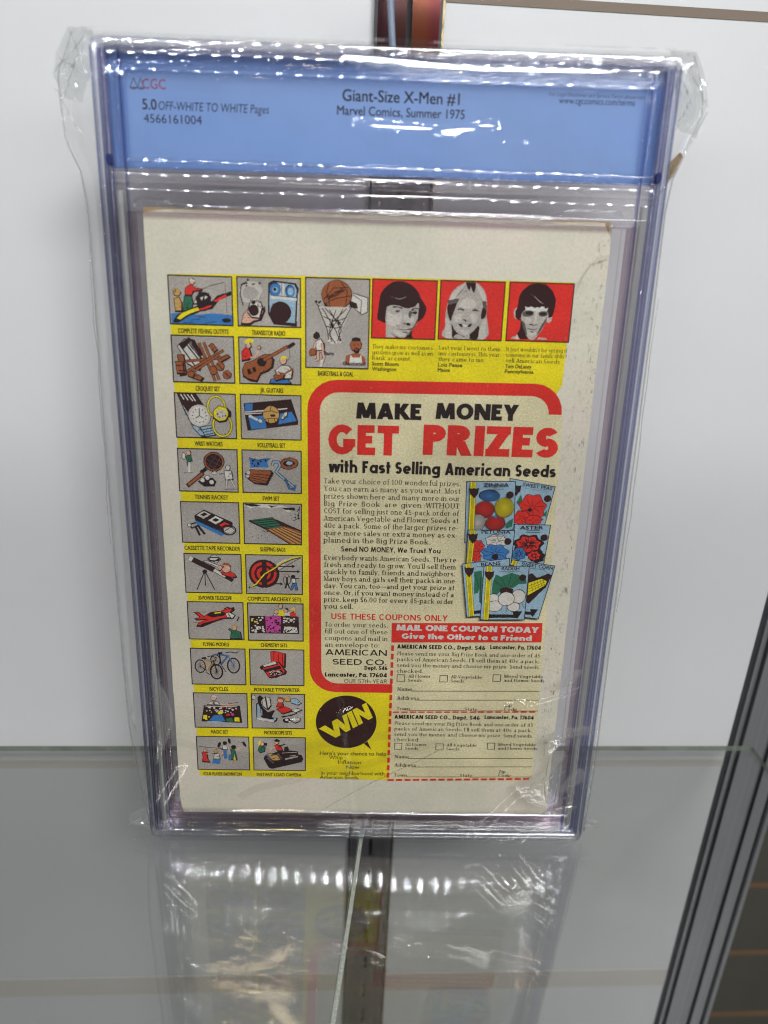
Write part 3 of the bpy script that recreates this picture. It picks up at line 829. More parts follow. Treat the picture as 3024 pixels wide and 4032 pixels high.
def glyph(ch, S):
    T, t, w, X, C = S.T, S.t, S.w, S.X, S.cap
    r, h = T / 2, t / 2
    ASC, DSC = C + 0.04, -0.21
    P = []
    def quad(a, b, c, d): P.append([a, b, c, d])
    def slab(x, y, up, l=1, rr=1):
        if not S.serif: return
        e = T * 1.15; th = t * 0.85
        y0, y1 = (y - th, y) if up else (y, y + th)
        quad((x - (e if l else r * 0.9), y0), (x + (e if rr else r * 0.9), y0), (x + (e if rr else r * 0.9), y1), (x - (e if l else r * 0.9), y1))
    def V(x, y0, y1, sb=(1, 1), st=(1, 0), wd=None):
        q = (wd or T) / 2
        quad((x - q, y0), (x + q, y0), (x + q, y1), (x - q, y1))
        if sb: slab(x, y0, False, *sb)
        if st: slab(x, y1, True, *st)
    def H(x0, x1, y, wd=None):
        q = (wd or t) / 2
        quad((x0, y - q), (x1, y - q), (x1, y + q), (x0, y + q))
    def L(x0, y0, x1, y1, wd):
        # horizontal-cut diagonal
        d = math.hypot(x1 - x0, y1 - y0); q = wd / 2 * d / max(abs(y1 - y0), 0.05)
        quad((x0 - q, y0), (x0 + q, y0), (x1 + q, y1), (x1 - q, y1))
    def A(cx, cy_, rx, ry, a0, a1):
        n = max(4, int(abs(a1 - a0) / 22))
        o, i = [], []
        for k in range(n + 1):
            a = math.radians(a0 + (a1 - a0) * k / n)
            c, s = math.cos(a), math.sin(a)
            q = h + (r - h) * c * c
            o.append((cx + (rx + q) * c, cy_ + (ry + q) * s)); i.append((cx + (rx - q) * c, cy_ + (ry - q) * s))
        for k in range(n): quad(o[k], o[k + 1], i[k + 1], i[k])
    def dot(x, y, q):
        P.append([(x + q * math.cos(2 * math.pi * k / 8), y + q * math.sin(2 * math.pi * k / 8)) for k in range(8)])
    q = max(r * 1.05, h * 1.2)
    W = C * 0.80 * S.cw
    adv = None
    def O(cx, cy_, ww, hh, a0=0, a1=360): A(cx, cy_, ww / 2 - r, hh / 2 - h, a0, a1)
    if ch == 'o': O(w / 2, X / 2, w, X); adv = w
    elif ch == 'c': O(w / 2, X / 2, w, X, 48, 312); adv = w * 0.92
    elif ch == 'e': O(w / 2, X / 2, w, X, 0, 315); H(r, w - r * 0.6, X * 0.50, t * 0.9); adv = w * 0.96
    elif ch == 'a':
        if S.serif:
            A(w * 0.42, X - h - 0.12, w * 0.38 - r, 0.12, 10, 160); V(w * 0.80 - r, 0, X - h - 0.10, (0, 1), None)
            A(w * 0.36, X * 0.27, w * 0.36 - r, X * 0.27 - h, 20, 340); adv = w * 0.9
        else: O(w / 2, X / 2, w, X); V(w - r, 0, X); adv = w
    elif ch == 'b': V(r, 0, ASC, None, (1, 0)); O(w / 2, X / 2, w, X); adv = w
    elif ch == 'd': V(w - r, 0, ASC, (0, 1), (1, 0)); O(w / 2, X / 2, w, X); adv = w
    elif ch == 'p': V(r, DSC, X); O(w / 2, X / 2, w, X); adv = w
    elif ch == 'q': V(w - r, DSC, X); O(w / 2, X / 2, w, X); adv = w
    elif ch == 'g':
        O(w / 2, X / 2, w, X); V(w - r, DSC * 0.35, X, None, None); A(w / 2, DSC * 0.35, w / 2 - r, abs(DSC) * 0.65 - h, -170, 0); adv = w
    elif ch in 'nh':
        ww = w * 0.94
        V(r, 0, X if ch == 'n' else ASC, (1, 1), (1, 0)); A(ww / 2, X * 0.52, ww / 2 - r, X * 0.48 - h, 0, 165); V(ww - r, 0, X * 0.53, (1, 1), None); adv = ww
    elif ch == 'm':
        ww = w * 0.80
        V(r, 0, X, (1, 1), (1, 0))
        for k in (0, 1):
            b = (ww - T) * k
            A(b + ww / 2, X * 0.52, ww / 2 - r, X * 0.48 - h, 0, 165); V(b + ww - r, 0, X * 0.53, (1, 1), None)
        adv = 2 * ww - T
    elif ch == 'u':
        ww = w * 0.94
        V(r, X * 0.47, X, None, (1, 0)); A(ww / 2, X * 0.48, ww / 2 - r, X * 0.48 - h, 180, 360); V(ww - r, 0, X, (0, 1), (1, 0)); adv = ww
    elif ch == 'r': V(r, 0, X, (1, 1), (1, 0)); A(r + w * 0.28, X * 0.60, w * 0.28, X * 0.40 - h, 62, 175); adv = w * 0.62
    elif ch == 'i': V(r, 0, X, (1, 1), (1, 0)); dot(r, X + max(0.17, q + 0.06), q); adv = T
    elif ch == 'j': V(r, DSC * 0.5, X, None, (1, 0)); dot(r, X + max(0.17, q + 0.06), q); A(r - w * 0.2, DSC * 0.5, w * 0.2, 0.1, -120, 0); adv = T
    elif ch == 'l': V(r, 0, ASC, (1, 1), (1, 0)); adv = T
    elif ch == 't': V(w * 0.24, 0.0 if not S.serif else 0.06, X * 1.36, None, None); H(0, w * 0.52, X - h); adv = w * 0.52; (A(w * 0.40, 0.09, w * 0.16, 0.09 - h, 180, 320) if S.serif else None)
    elif ch == 'f': V(w * 0.24, 0, ASC - 0.14, (1, 1), None); A(w * 0.24 + 0.13, ASC - 0.14, 0.13, 0.14 - h, 45, 180); H(0, w * 0.54, X - h); adv = w * 0.56
    elif ch == 'k': V(r, 0, ASC, (1, 1), (1, 0)); L(w * 0.86 - r * 0.5, X, T, X * 0.42, t * 1.05 if S.serif else T * 0.8); L(w * 0.86, 0, w * 0.34, X * 0.6, T * 0.9); adv = w * 0.96
    elif ch == 's':
        a, b = w * 0.37 - r * 0.8, X * 0.26 - h * 0.5
        A(w * 0.37, X - h - b, a, b, 35, 270); A(w * 0.37, h + b, a, b, -145, 90); adv = w * 0.76
    elif ch in 'vy':
        L(w * 0.46, 0, r, X, T); L(w * 0.46, 0, w * 0.92 - h, X, t if S.serif else T); adv = w * 0.94
        if ch == 'y': L(w * 0.46, 0, w * 0.24, DSC, t if S.serif else T)
        slab(r, X, True); slab(w * 0.92 - h, X, True)
    elif ch == 'w':
        for b in (0, w * 0.60): L(b + w * 0.34, 0, b + r, X, T); L(b + w * 0.34, 0, b + w * 0.66, X, t if S.serif else T)
        slab(r, X, True); slab(w * 1.26, X, True); adv = w * 1.3
    elif ch == 'x': L(w * 0.86, 0, r, X, T); L(r, 0, w * 0.86, X, t); adv = w * 0.92
    elif ch == 'z': H(0, w * 0.8, X - h); H(0, w * 0.8, h); L(r, t, w * 0.8 - r, X - t, T); adv = w * 0.82
    # ---- capitals
    elif ch == 'A': L(r, 0, W * 0.5, C, t if S.serif else T); L(W - r, 0, W * 0.5, C, T); H(W * 0.24, W * 0.76, C * 0.27); slab(r, 0, False); slab(W - r, 0, False); adv = W
    elif ch == 'B': V(r, 0, C, None, None); A(W * 0.38, C * 0.76, W * 0.30 - r, C * 0.24 - h, -90, 90); A(W * 0.40, C * 0.26, W * 0.36 - r, C * 0.26 - h, -90, 90); H(0, W * 0.4, C - h); H(0, W * 0.4, h); H(r, W * 0.4, C * 0.52); adv = W * 0.78
    elif ch == 'C': O(W * 0.5, C / 2, W * 1.0, C + 0.01, 45, 315); adv = W * 0.92
    elif ch == 'D': V(r, 0, C, None, None); A(W * 0.38, C / 2, W * 0.56 - r, C / 2 - h, -90, 90); H(0, W * 0.4, C - h); H(0, W * 0.4, h); adv = W * 0.95
    elif ch in 'EF':
        V(r, 0, C, None if ch == 'E' else (1, 1), None); H(0, W * 0.64, C - h); H(r, W * 0.56, C * 0.52)
        if ch == 'E': H(0, W * 0.68, h)
        if S.serif:
            V(W * 0.64 - h, C - 0.16, C, None, None, t)
            if ch == 'E': V(W * 0.68 - h, 0, 0.16, None, None, t)
        adv = W * 0.70
    elif ch == 'G': O(W * 0.52, C / 2, W * 1.04, C + 0.01, 42, 330 if S.serif else 340); H(W * 0.56, W * 1.02, C * 0.40 if not S.serif else C * 0.38); V(W * 0.98 - r * 0.6, 0.06, C * 0.40, None, None) if S.serif else None; adv = W * 1.04
    elif ch == 'H': V(r, 0, C, (1, 1), (1, 1)); V(W - r, 0, C, (1, 1), (1, 1)); H(r, W - r, C * 0.52); adv = W
    elif ch == 'I': V(r, 0, C, (1, 1), (1, 1)); adv = T
    elif ch == 'J': V(W * 0.4, 0.12, C, None, (1, 1)); A(W * 0.2, 0.14, W * 0.2, 0.14 - h, 190, 360); adv = W * 0.5
    elif ch == 'K': V(r, 0, C, (1, 1), (1, 1)); L(T * 0.9, C * 0.36, W * 0.84 - r, C, t if S.serif else T); L(W * 0.90 - r * 0.5, 0, W * 0.34, C * 0.60, T); adv = W * 0.90
    elif ch == 'L': V(r, 0, C, None, (1, 1)); H(0, W * 0.62, h); V(W * 0.62 - h, 0, 0.16, None, None, t) if S.serif else None; adv = W * 0.64
    elif ch == 'M':
        q2 = t if S.serif else T
        if S.serif: V(r, 0, C, (1, 1), (1, 0), t); V(W * 1.14 - r, 0, C, (1, 1), (0, 1)); L(W * 0.57, 0, r, C, T); L(W * 0.57, 0, W * 1.14 - r, C, t)
        else: L(r, 0, W * 0.24, C, T); L(W * 1.22 - r, 0, W * 0.98, C, T); L(W * 0.61, 0.04, W * 0.26, C, T); L(W * 0.61, 0.04, W * 0.96, C, T)
        adv = W * 1.14 if S.serif else W * 1.22
    elif ch == 'N': V(r, 0, C, (1, 1), (1, 0), t if S.serif else T); V(W - r, 0, C, None, (1, 1), t if S.serif else T); L(W - r, 0, r, C, T * 1.0); adv = W
    elif ch == 'O': O(W * 0.54, C / 2, W * 1.08, C + 0.01); adv = W * 1.08
    elif ch == 'P': V(r, 0, C, (1, 1), None); A(W * 0.36, C * 0.72, W * 0.36 - r, C * 0.28 - h, -90, 90); H(0, W * 0.38, C - h); H(r, W * 0.38, C * 0.44 + h); adv = W * 0.72
    elif ch == 'R': V(r, 0, C, (1, 1), None); A(W * 0.36, C * 0.73, W * 0.36 - r, C * 0.27 - h, -90, 90); H(0, W * 0.38, C - h); H(r, W * 0.38, C * 0.46 + h); L(W * 0.80 - r, 0, W * 0.40, C * 0.48, T); adv = W * 0.82
    elif ch == 'S':
        a, b = W * 0.36 - r, C * 0.26 - h * 0.5
        A(W * 0.36, C - h - b, a, b, 28, 270); A(W * 0.36, h + b, a + W * 0.02, b, -150, 90); adv = W * 0.74
    elif ch == 'T': V(W * 0.40, 0, C, (1, 1), None); H(0, W * 0.80, C - h); (V(h, C - 0.15, C, None, None, t), V(W * 0.80 - h, C - 0.15, C, None, None, t)) if S.serif else None; adv = W * 0.80
    elif ch == 'U': V(r, C * 0.36, C, None, (1, 1)); V(W * 0.92 - r, C * 0.36, C, None, (1, 1)); A(W * 0.46, C * 0.37, W * 0.46 - r, C * 0.37 - h, 180, 360); adv = W * 0.92
    elif ch == 'V': L(W * 0.48, 0, r, C, T); L(W * 0.48, 0, W * 0.96 - r, C, t if S.serif else T); adv = W * 0.96
    elif ch == 'W':
        for b in (0, W * 0.62): L(b + W * 0.36, 0, b + r, C, T); L(b + W * 0.36, 0, b + W * 0.68, C, t if S.serif else T)
        slab(r, C, True); slab(W * 1.28, C, True); adv = W * 1.34
    elif ch == 'X': L(W * 0.86, 0, r, C, T); L(r, 0, W * 0.86, C, t); adv = W * 0.9
    elif ch == 'Y': V(W * 0.46, 0, C * 0.45, (1, 1), None); L(W * 0.46, C * 0.40, r, C, T); L(W * 0.46, C * 0.40, W * 0.92 - r, C, t if S.serif else T); slab(r, C, True); slab(W * 0.92 - r, C, True); adv = W * 0.92
    elif ch == 'Z': H(0, W * 0.78, C - h); H(0, W * 0.78, h); L(T * 0.75, t, W * 0.78 - T * 0.75, C - t, T); adv = W * 0.80
    # ---- digits
    elif ch == '0': O(w * 0.5, C / 2, w, C); adv = w
    elif ch == '1': V(w * 0.30, 0, C, (1, 1), None); L(w * 0.06, C - 0.14, w * 0.28, C, t); adv = w * 0.50
    elif ch == '2': A(w * 0.44, C * 0.72, w * 0.44 - r, C * 0.28 - h, -15, 170); L(T * 0.5, t, w * 0.80 - r * 0.4, C * 0.66, T * 0.9); H(0, w * 0.9, h); adv = w * 0.92
    elif ch == '3': A(w * 0.42, C * 0.75, w * 0.38 - r, C * 0.25 - h, -90, 150); A(w * 0.42, C * 0.27, w * 0.42 - r, C * 0.27 - h, -150, 90); adv = w * 0.88
    elif ch == '4': V(w * 0.68, 0, C, (1, 1), None); H(0, w * 0.95, C * 0.26); L(0.03 + r * 0.3, C * 0.26, w * 0.66, C, t); adv = w * 0.95
    elif ch == '5': A(w * 0.42, C * 0.30, w * 0.44 - r, C * 0.30 - h, -150, 120); H(w * 0.14, w * 0.82, C - h); V(w * 0.14 + r * 0.6, C * 0.42, C, None, None, T * 0.7); adv = w * 0.90
    elif ch == '6': O(w * 0.46, C * 0.30, w * 0.92, C * 0.60); A(w * 0.60, C * 0.36, w * 0.60 - r, C * 0.64 - h, 88, 178); adv = w * 0.92
    elif ch == '7': H(0, w * 0.86, C - h); L(w * 0.30, 0, w * 0.80, C - t, T); adv = w * 0.86
    elif ch == '8': O(w * 0.45, C * 0.75, w * 0.80, C * 0.50); O(w * 0.45, C * 0.28, w * 0.90, C * 0.56); adv = w * 0.90
    elif ch == '9': O(w * 0.46, C * 0.70, w * 0.92, C * 0.60); A(w * 0.32, C * 0.64, w * 0.60 - r, C * 0.64 - h, -92, 0); adv = w * 0.92
    # ---- marks
    elif ch == '.': dot(q, q, q); adv = 2 * q
    elif ch == ',': dot(q, q, q); L(q * 0.3, -0.10, q * 1.3, 0.04, T * 0.6); adv = 2 * q
    elif ch == ':': dot(q, q, q); dot(q, X - q, q); adv = 2 * q
    elif ch == "'": L(q * 0.8, C - 0.16, q * 1.3, C, T * 0.8); adv = 2 * q
    elif ch == '-': H(0, 0.22, X * 0.55, max(t, 0.05)); adv = 0.22
    elif ch == '\u2014': H(0, 0.75, X * 0.55, 0.045); adv = 0.75
    elif ch == '(': A(0.16, C * 0.42, 0.14, C * 0.60, 125, 235); adv = 0.14
    elif ch == ')': A(0.0, C * 0.42, 0.14, C * 0.60, -55, 55); adv = 0.16
    elif ch == '$': return (glyph('S', S)[0] + [[(W * 0.33, -0.08), (W * 0.39, -0.08), (W * 0.39, C + 0.08), (W * 0.33, C + 0.08)]], W * 0.74)
    elif ch == '\u00a2': return (glyph('c', S)[0] + [[(w * 0.40, -0.1), (w * 0.46, -0.1), (w * 0.62, X + 0.12), (w * 0.56, X + 0.12)]], w * 0.92)
    else: adv = 0.3
    return P, adv
GC = {}
def get_glyph(ch, S):
    k = (ch, id(S))
    if k not in GC: GC[k] = glyph(ch, S)
    return GC[k]
def side(S): return S.sb if S.sb is not None else (0.070 if S.serif else 0.050)
def natural(s, S):
    x = 0; n = 0
    for ch in s:
        if ch == ' ': x += 0.26; n += 1
        else: x += get_glyph(ch, S)[1] + 2 * side(S) * (1.0 if S.serif else 0.85)
    return x, n

class Print:
    """flat printed ink on the cover: every shape 0.0006 in above the one before, in ONE mesh"""
    def __init__(self, z0=0.0005):
        self.mb = MB(CB); self.z = z0
    REG = {'b': (0.006, -0.004), 'c': (0.006, -0.004), 'g': (0.005, -0.003), 'r': (-0.005, 0.004), 'm': (-0.005, 0.004), 'n': (-0.004, 0.003), 'o': (-0.003, 0.004), 's': (-0.004, 0.002), 'y': (0.003, 0.005)}
    rough = 0.0
    def poly(self, pts, c):
        if self.rough:
            dx, dy = self.REG.get(c, (0, 0)); out = []
            for i, (x0, y0) in enumerate(pts):
                x1, y1 = pts[(i + 1) % len(pts)]; n = max(1, int(math.hypot(x1 - x0, y1 - y0) / 0.035))
                for k in range(n):
                    x, y = x0 + (x1 - x0) * k / n, y0 + (y1 - y0) * k / n
                    q = noise.noise_vector(Vector((x * 28, y * 28, ord(c))))
                    out.append((x + dx + q.x * self.rough, y + dy + q.y * self.rough))
            pts = out
        self.mb.poly(pts, self.z, INK_KEYS.index(c)); self.z += 0.00008
    def rect(self, x0, y0, x1, y1, c): self.poly([(x0, y0), (x1, y0), (x1, y1), (x0, y1)], c)
    def ell(self, cx, cy_, rx, ry, c, n=22, a=0.0):
        ca, sa = math.cos(a), math.sin(a)
        self.poly([(cx + rx * math.cos(t) * ca - ry * math.sin(t) * sa, cy_ + rx * math.cos(t) * sa + ry * math.sin(t) * ca) for t in [2 * math.pi * k / n for k in range(n)]], c)
    def line(self, pts, wd, c, closed=False):
        """stroke with mitred joins, one strip"""
        n = len(pts); L, R = [], []
        for i, p in enumerate(pts):
            a = pts[i - 1] if (i > 0 or closed) else None
            b = pts[(i + 1) % n] if (i < n - 1 or closed) else None
            def nr(u, v):
                dx, dy = v[0] - u[0], v[1] - u[1]; d = math.hypot(dx, dy) or 1e-6
                return (-dy / d, dx / d)
            if a is None: nx, ny = nr(p, b)
            elif b is None: nx, ny = nr(a, p)
            else:
                n1, n2 = nr(a, p), nr(p, b); nx, ny = n1[0] + n2[0], n1[1] + n2[1]
                d = math.hypot(nx, ny) or 1e-6; nx, ny = nx / d, ny / d
                k = max(0.5, nx * n1[0] + ny * n1[1]); nx, ny = nx / k, ny / k
            L.append((p[0] + nx * wd / 2, p[1] + ny * wd / 2)); R.append((p[0] - nx * wd / 2, p[1] - ny * wd / 2))
        m = n if closed else n - 1
        b0 = [(x, y, self.z) for x, y in L] + [(x, y, self.z) for x, y in R]
        F = []
        for i in range(m):
            j = (i + 1) % n
            F.append((n + i, n + j, j, i))
        self.mb.add(b0, F, INK_KEYS.index(c)); self.z += 0.00008
    def text(self, s, S, x0, y, size, c, x1=None, just=False, align='l'):
        """size = height of the em; x1 given: squeeze or justify to that right edge"""
        nat, ns = natural(s, S); nat -= 2 * side(S) * 0.9
        sx = size; gap = 0.0
        if x1 is not None:
            want = x1 - x0
            if just and ns: gap = (want - nat * size) / ns
            if not (just and ns) or gap < -0.12 * size: sx = want / nat; gap = 0
        elif align == 'r': x0 -= nat * size
        elif align == 'c': x0 -= nat * size / 2
        x = x0 - side(S) * sx * 0.9; zi = 0
        m = INK_KEYS.index(c)
        for ch in s:
            if ch == ' ': x += 0.26 * sx + gap; continue
            P, adv = get_glyph(ch, S)
            x += side(S) * sx * (1.0 if S.serif else 0.85)
            for q in P:
                zz = self.z + (zi % 7) * 0.00007; zi += 1
                pts = [(x + (px + py * S.slant) * sx, y + py * size, zz) for px, py in q]
                ar = sum(pts[i][0] * pts[(i + 1) % len(pts)][1] - pts[(i + 1) % len(pts)][0] * pts[i][1] for i in range(len(pts)))
                if ar < 0: pts.reverse()
                self.mb.add(pts, [tuple(range(len(pts)))], m)
            x += adv * sx + side(S) * sx * (1.0 if S.serif else 0.85)
        self.z += 0.0006
    def build(self, name, parent):
        return self.mb.build(name, INK_LIST, parent, fix=False)

def font_mesh(s, bold=0.0, shear=0.0):
    c = bpy.data.curves.new('t', 'FONT'); c.body = s; c.size = 1.0; c.offset = bold; c.shear = shear
    c.resolution_u = 3
    o = bpy.data.objects.new('t', c); COL.objects.link(o)
    dg = bpy.context.evaluated_depsgraph_get(); dg.update()
    me = bpy.data.meshes.new_from_object(o.evaluated_get(dg))
    vs = [v.co.copy() for v in me.vertices]; fs = [tuple(p.vertices) for p in me.polygons]
    COL.objects.unlink(o); bpy.data.objects.remove(o); bpy.data.curves.remove(c); bpy.data.meshes.remove(me)
    return vs, fs
CAPH = 0.73
def font_text(mb, s, x0, x1, y, cap, z, mat, bold=0.0, shear=0.0):
    """grotesque lettering fitted between x0 and x1, capital height cap"""
    vs, fs = font_mesh(s, 0.0, shear)
    if not vs: return
    a = min(v.x for v in vs); b = max(v.x for v in vs)
    sx = (x1 - x0) / (b - a); sy = cap / CAPH
    out = []
    for f in fs:
        p, q, r_ = (vs[i] for i in f[:3])
        out.append(f if (q - p).cross(r_ - p).z > 0 else tuple(reversed(f)))
    reps = [(0, 0)] if bold <= 0 else [(-1, -0.6), (1, -0.6), (-1, 0.6), (1, 0.6), (0, 0)]
    for i, (dx, dy) in enumerate(reps):
        mb.add([(x0 + (v.x - a) * sx + dx * bold * cap * 0.9, y + v.y * sy + dy * bold * cap * 0.9, z + i * 0.00003) for v in vs], out, mat)
def font_ink(P, s, x0, x1, y, cap, c, bold=0.0, shear=0.0):
    font_text(P.mb, s, x0, x1, y, cap, P.z, INK_KEYS.index(c), bold, shear); P.z += 0.0006

# label card lettering
lb = MB(LB); zl = -0.0105
font_text(lb, '5.0', 0.085, 0.272, 1.245, 0.135, zl, 0, 0.022)
font_text(lb, 'OFF-WHITE TO WHITE Pages', 0.30, 1.78, 1.245, 0.112, zl, 0, 0.0, 0.14)
font_text(lb, '4566161004', 0.09, 0.87, 1.085, 0.112, zl, 0)
lb.build('grade_text', [M_TINT], label, fix=False)
lb = MB(LB)
font_text(lb, 'Giant-Size X-Men #1', 2.77, 4.35, 1.435, 0.150, zl, 0, 0.020)
font_text(lb, 'Marvel Comics, Summer 1975', 2.70, 4.43, 1.265, 0.118, zl, 0, 0.016)
lb.build('title_text', [M_TINT], label, fix=False)
lb = MB(LB)
font_text(lb, 'CGC', 0.10, 0.41, 1.495, 0.125, zl, 0, 0.006)
lb.build('logo_text', [M_TRED], label, fix=False)
lb = MB(LB)
ex, ey = 0.0, 1.56
for cx, ww in ((-0.02, 0.10), (0.075, 0.09)):
    for s in (-1, 1):
        lb.add([(cx, ey + 0.06, zl), (cx + 0.012, ey + 0.06, zl), (cx + s * ww * 0.5 + 0.012, ey - 0.05, zl), (cx + s * ww * 0.5, ey - 0.05, zl)], [(0, 1, 2, 3)], 0)
    lb.add([(cx - ww * 0.55 + 0.055 * math.cos(math.pi + math.pi * k / 8) + 0.055, ey - 0.05 + 0.03 * math.sin(math.pi + math.pi * k / 8), zl) for k in range(9)], [tuple(range(9))], 0)
lb.build('logo_emblem', [M_TGREY], label, fix=False)
lb = MB(LB)
font_text(lb, 'For Legal Disclaimer and Service Terms please visit:', 5.56, 6.87, 1.585, 0.050, zl, 0)
font_text(lb, 'www.cgccomics.com/terms', 5.70, 6.74, 1.500, 0.083, zl, 1)
lb.build('notice_text', [M_TGREY, M_TINT], label, fix=False)

# ------------------------------------------------------------------ the comic
CW, CH = 6.62, 10.15
CB = (CW / 2, -CH, -0.08)
comic = slab_root('comic_book', CB, 'old comic book seen from its back cover, printed with a yellow and red prize advertisement', 'comic book')
def rough_outline(o, jit, seed, inset=0.0):
    rnd = random.Random(seed)
    pts = []
    def side(a, b, n):
        for k in range(n):
            t = k / n
            pts.append((a[0] + (b[0] - a[0]) * t + rnd.uniform(-jit, jit), a[1] + (b[1] - a[1]) * t + rnd.uniform(-jit, jit)))
    i = inset; c = 0.05
    side((i + c, -CH + i), (CW - i - 0.02, -CH + i + 0.01), 26); side((CW - i, -CH + i + 0.03), (CW - i, -i - 0.04), 60)
    side((CW - i - 0.12, -i), (i + c, -i), 26); side((i, -i - c), (i, -CH + i + c), 40)
    return pts
mb = MB(CB)
pts = rough_outline(0, 0.004, 4)
nx, ny = 1, 1
mb.poly(pts, 0.0)
n = len(pts)
mb.add([(x, y, 0.0) for x, y in pts] + [(x, y, -0.012) for x, y in pts], [((i + 1) % n, i, n + i, n + (i + 1) % n) for i in range(n)])
back = mb.build('back_cover', M_COVER, comic, fix=False)
mb = MB(CB); mb.box((0.01, -CH + 0.02, -0.135), (CW - 0.03, 0.022, -0.0125)); mb.build('pages', M_PAGES, comic)
mb = MB(CB); mb.box((0.0, -CH, -0.15), (CW, 0.0, -0.137)); mb.build('front_cover', M_FRONT, comic)
mb = MB(CB)
mb.loops([[(CW - 0.035 + 0.05 * math.sin(math.pi * k / 8), y, -0.075 + 0.07 * math.cos(math.pi * k / 8)) for k in range(9)] for y in [-CH + 0.02 + (CH - 0.05) * j / 30 for j in range(31)]], close=False)
mb.build('spine', M_COVER, comic, smooth=True, fix=False)

# yellow ground of the advertisement
P = Print(0.0006)
P.poly([(0.30, -0.865), (1.25, -0.845), (3.23, -0.825), (6.15, -0.815), (6.13, -2.30), (6.0, -2.55), (3.75, -2.55), (3.73, -9.42), (0.37, -9.37), (0.33, -6.0), (0.305, -3.5)], 'y')
P.build('yellow_ground', back)

# red border with the paper field inside
def rr(x0, x1, y0, y1, r, n=8):
    return arc_pts(x1 - r, y1 - r, r, 0, 90, n) + arc_pts(x0 + r, y1 - r, r, 90, 180, n) + arc_pts(x0 + r, y0 + r, r, 180, 270, n) + arc_pts(x1 - r, y0 + r, r, 270, 360, n)
P = Print(0.0012)
P.poly(arc_pts(5.72, -2.74, 0.45, 0, 90) + arc_pts(2.74, -2.76, 0.45, 90, 180) + arc_pts(2.76, -7.20, 0.44, 180, 270) + [(3.73, -7.64), (3.73, -7.0), (6.17, -7.0)], 'r')
P.poly(arc_pts(5.69, -2.76, 0.28, 0, 90) + arc_pts(2.76, -2.78, 0.28, 90, 180) + arc_pts(2.79, -7.20, 0.27, 180, 270) + [(3.73, -7.47), (3.73, -9.44), (6.30, -9.40), (6.25, -5.0), (6.19, -2.755), (5.97, -2.755)], 'p')
P.build('red_border', back)

def spline(pp, n=4):
    out = []; m = len(pp)
    for i in range(m):
        a, b, c, d = pp[i - 1], pp[i], pp[(i + 1) % m], pp[(i + 2) % m]
        for k in range(n):
            t = k / n
            out.append(tuple(0.5 * (2 * b[j] + (c[j] - a[j]) * t + (2 * a[j] - 5 * b[j] + 4 * c[j] - d[j]) * t * t + (3 * b[j] - a[j] - 3 * c[j] + d[j]) * t ** 3) for j in (0, 1)))
    return out
def pic(x0, y0, x1, y1, ops, ground='h', name='prize_picture', units=None, frame=0.016, vy=1.0, off=(0, 0)):
    P = Print(0.0030)
    P.rect(x0, y1, x1, y0, ground)
    P.rough = 0.007
    U = 0.01 if units is None else (x1 - x0) / units
    def pt(a, b): return (x0 + (a - off[0]) * U, y0 - (b - off[1]) * U * vy)
    for ln in ops.strip().splitlines():
        tk = ln.replace(',', ' ').split()
        if not tk: continue
        k, c, v = tk[0], tk[1], [float(q) for q in tk[2:]]
        if k in 'pos':
            pp = [pt(v[i], v[i + 1]) for i in range(0, len(v), 2)]
            if k == 's': pp = spline(pp)
            if k == 'o' and c not in 'tk' and off == (0, 0):      # heavy ink shading on the lower right of every shape
                mx_ = sum(q[0] for q in pp) / len(pp); my_ = sum(q[1] for q in pp) / len(pp)
                sz = max(max(q[0] for q in pp) - min(q[0] for q in pp), max(q[1] for q in pp) - min(q[1] for q in pp))
                P.poly(pp, 't')
                d = min(1.6 * U, sz * 0.08)
                P.poly([(mx_ + (q[0] - mx_) * 0.90 - d * 0.55, my_ + (q[1] - my_) * 0.90 + d * 0.6) for q in pp], c)
                if sz > 12 * U:
                    rn = random.Random(int(abs(mx_ * 977 + my_ * 331)))
                    for _ in range(5):
                        xx, yy = mx_ + rn.uniform(-0.25, 0.25) * sz, my_ + rn.uniform(-0.22, 0.22) * sz
                        P.line([(xx, yy), (xx + rn.uniform(1.5, 4) * U, yy + rn.uniform(-1.6, 1.6) * U)], rn.uniform(0.4, 0.8) * U, 't')
            else: P.poly(pp, c)
            if k == 'o': P.line(pp, 0.9 * U, 'k', True)
        elif k in 'eq':
            a = -math.radians(v[4]) if len(v) > 4 else 0
            cc = pt(v[0], v[1])
            if k == 'q': P.ell(cc[0], cc[1], (v[2] + 0.9) * U, (v[3] + 0.9) * U, 'k', a=a)
            P.ell(cc[0], cc[1], v[2] * U, v[3] * U, c, a=a)
        elif k == 'l':
            P.line([pt(v[i], v[i + 1]) for i in range(1, len(v), 2)], v[0] * U, c)
        elif k == 'a':      # ring: width cx cy rx ry
            P.line([pt(v[1] + v[3] * math.cos(t), v[2] + v[4] * math.sin(t)) for t in [2 * math.pi * i / 24 for i in range(24)]], v[0] * U, c, True)
        elif k == 'd':      # scatter of dots: seed n xa ya xb yb r
            rnd = random.Random(int(v[0]))
            for _ in range(int(v[1])):
                cc = pt(rnd.uniform(v[2], v[4]), rnd.uniform(v[3], v[5])); s = rnd.uniform(0.5, 1.1) * v[6] * U
                P.ell(cc[0], cc[1], s, s * 0.8, c, 8)
        elif k == 'v':      # spokes: width cx cy rx ry n
            for i in range(int(v[5])):
                t = 2 * math.pi * i / v[5]
                P.line([pt(v[1], v[2]), pt(v[1] + v[3] * math.cos(t), v[2] + v[4] * math.sin(t))], v[0] * U, c)
    P.rough = 0
    if frame: P.line([(x0, y0), (x1, y0), (x1, y1), (x0, y1)], frame, 'k', True)
    return P.build(name, back)

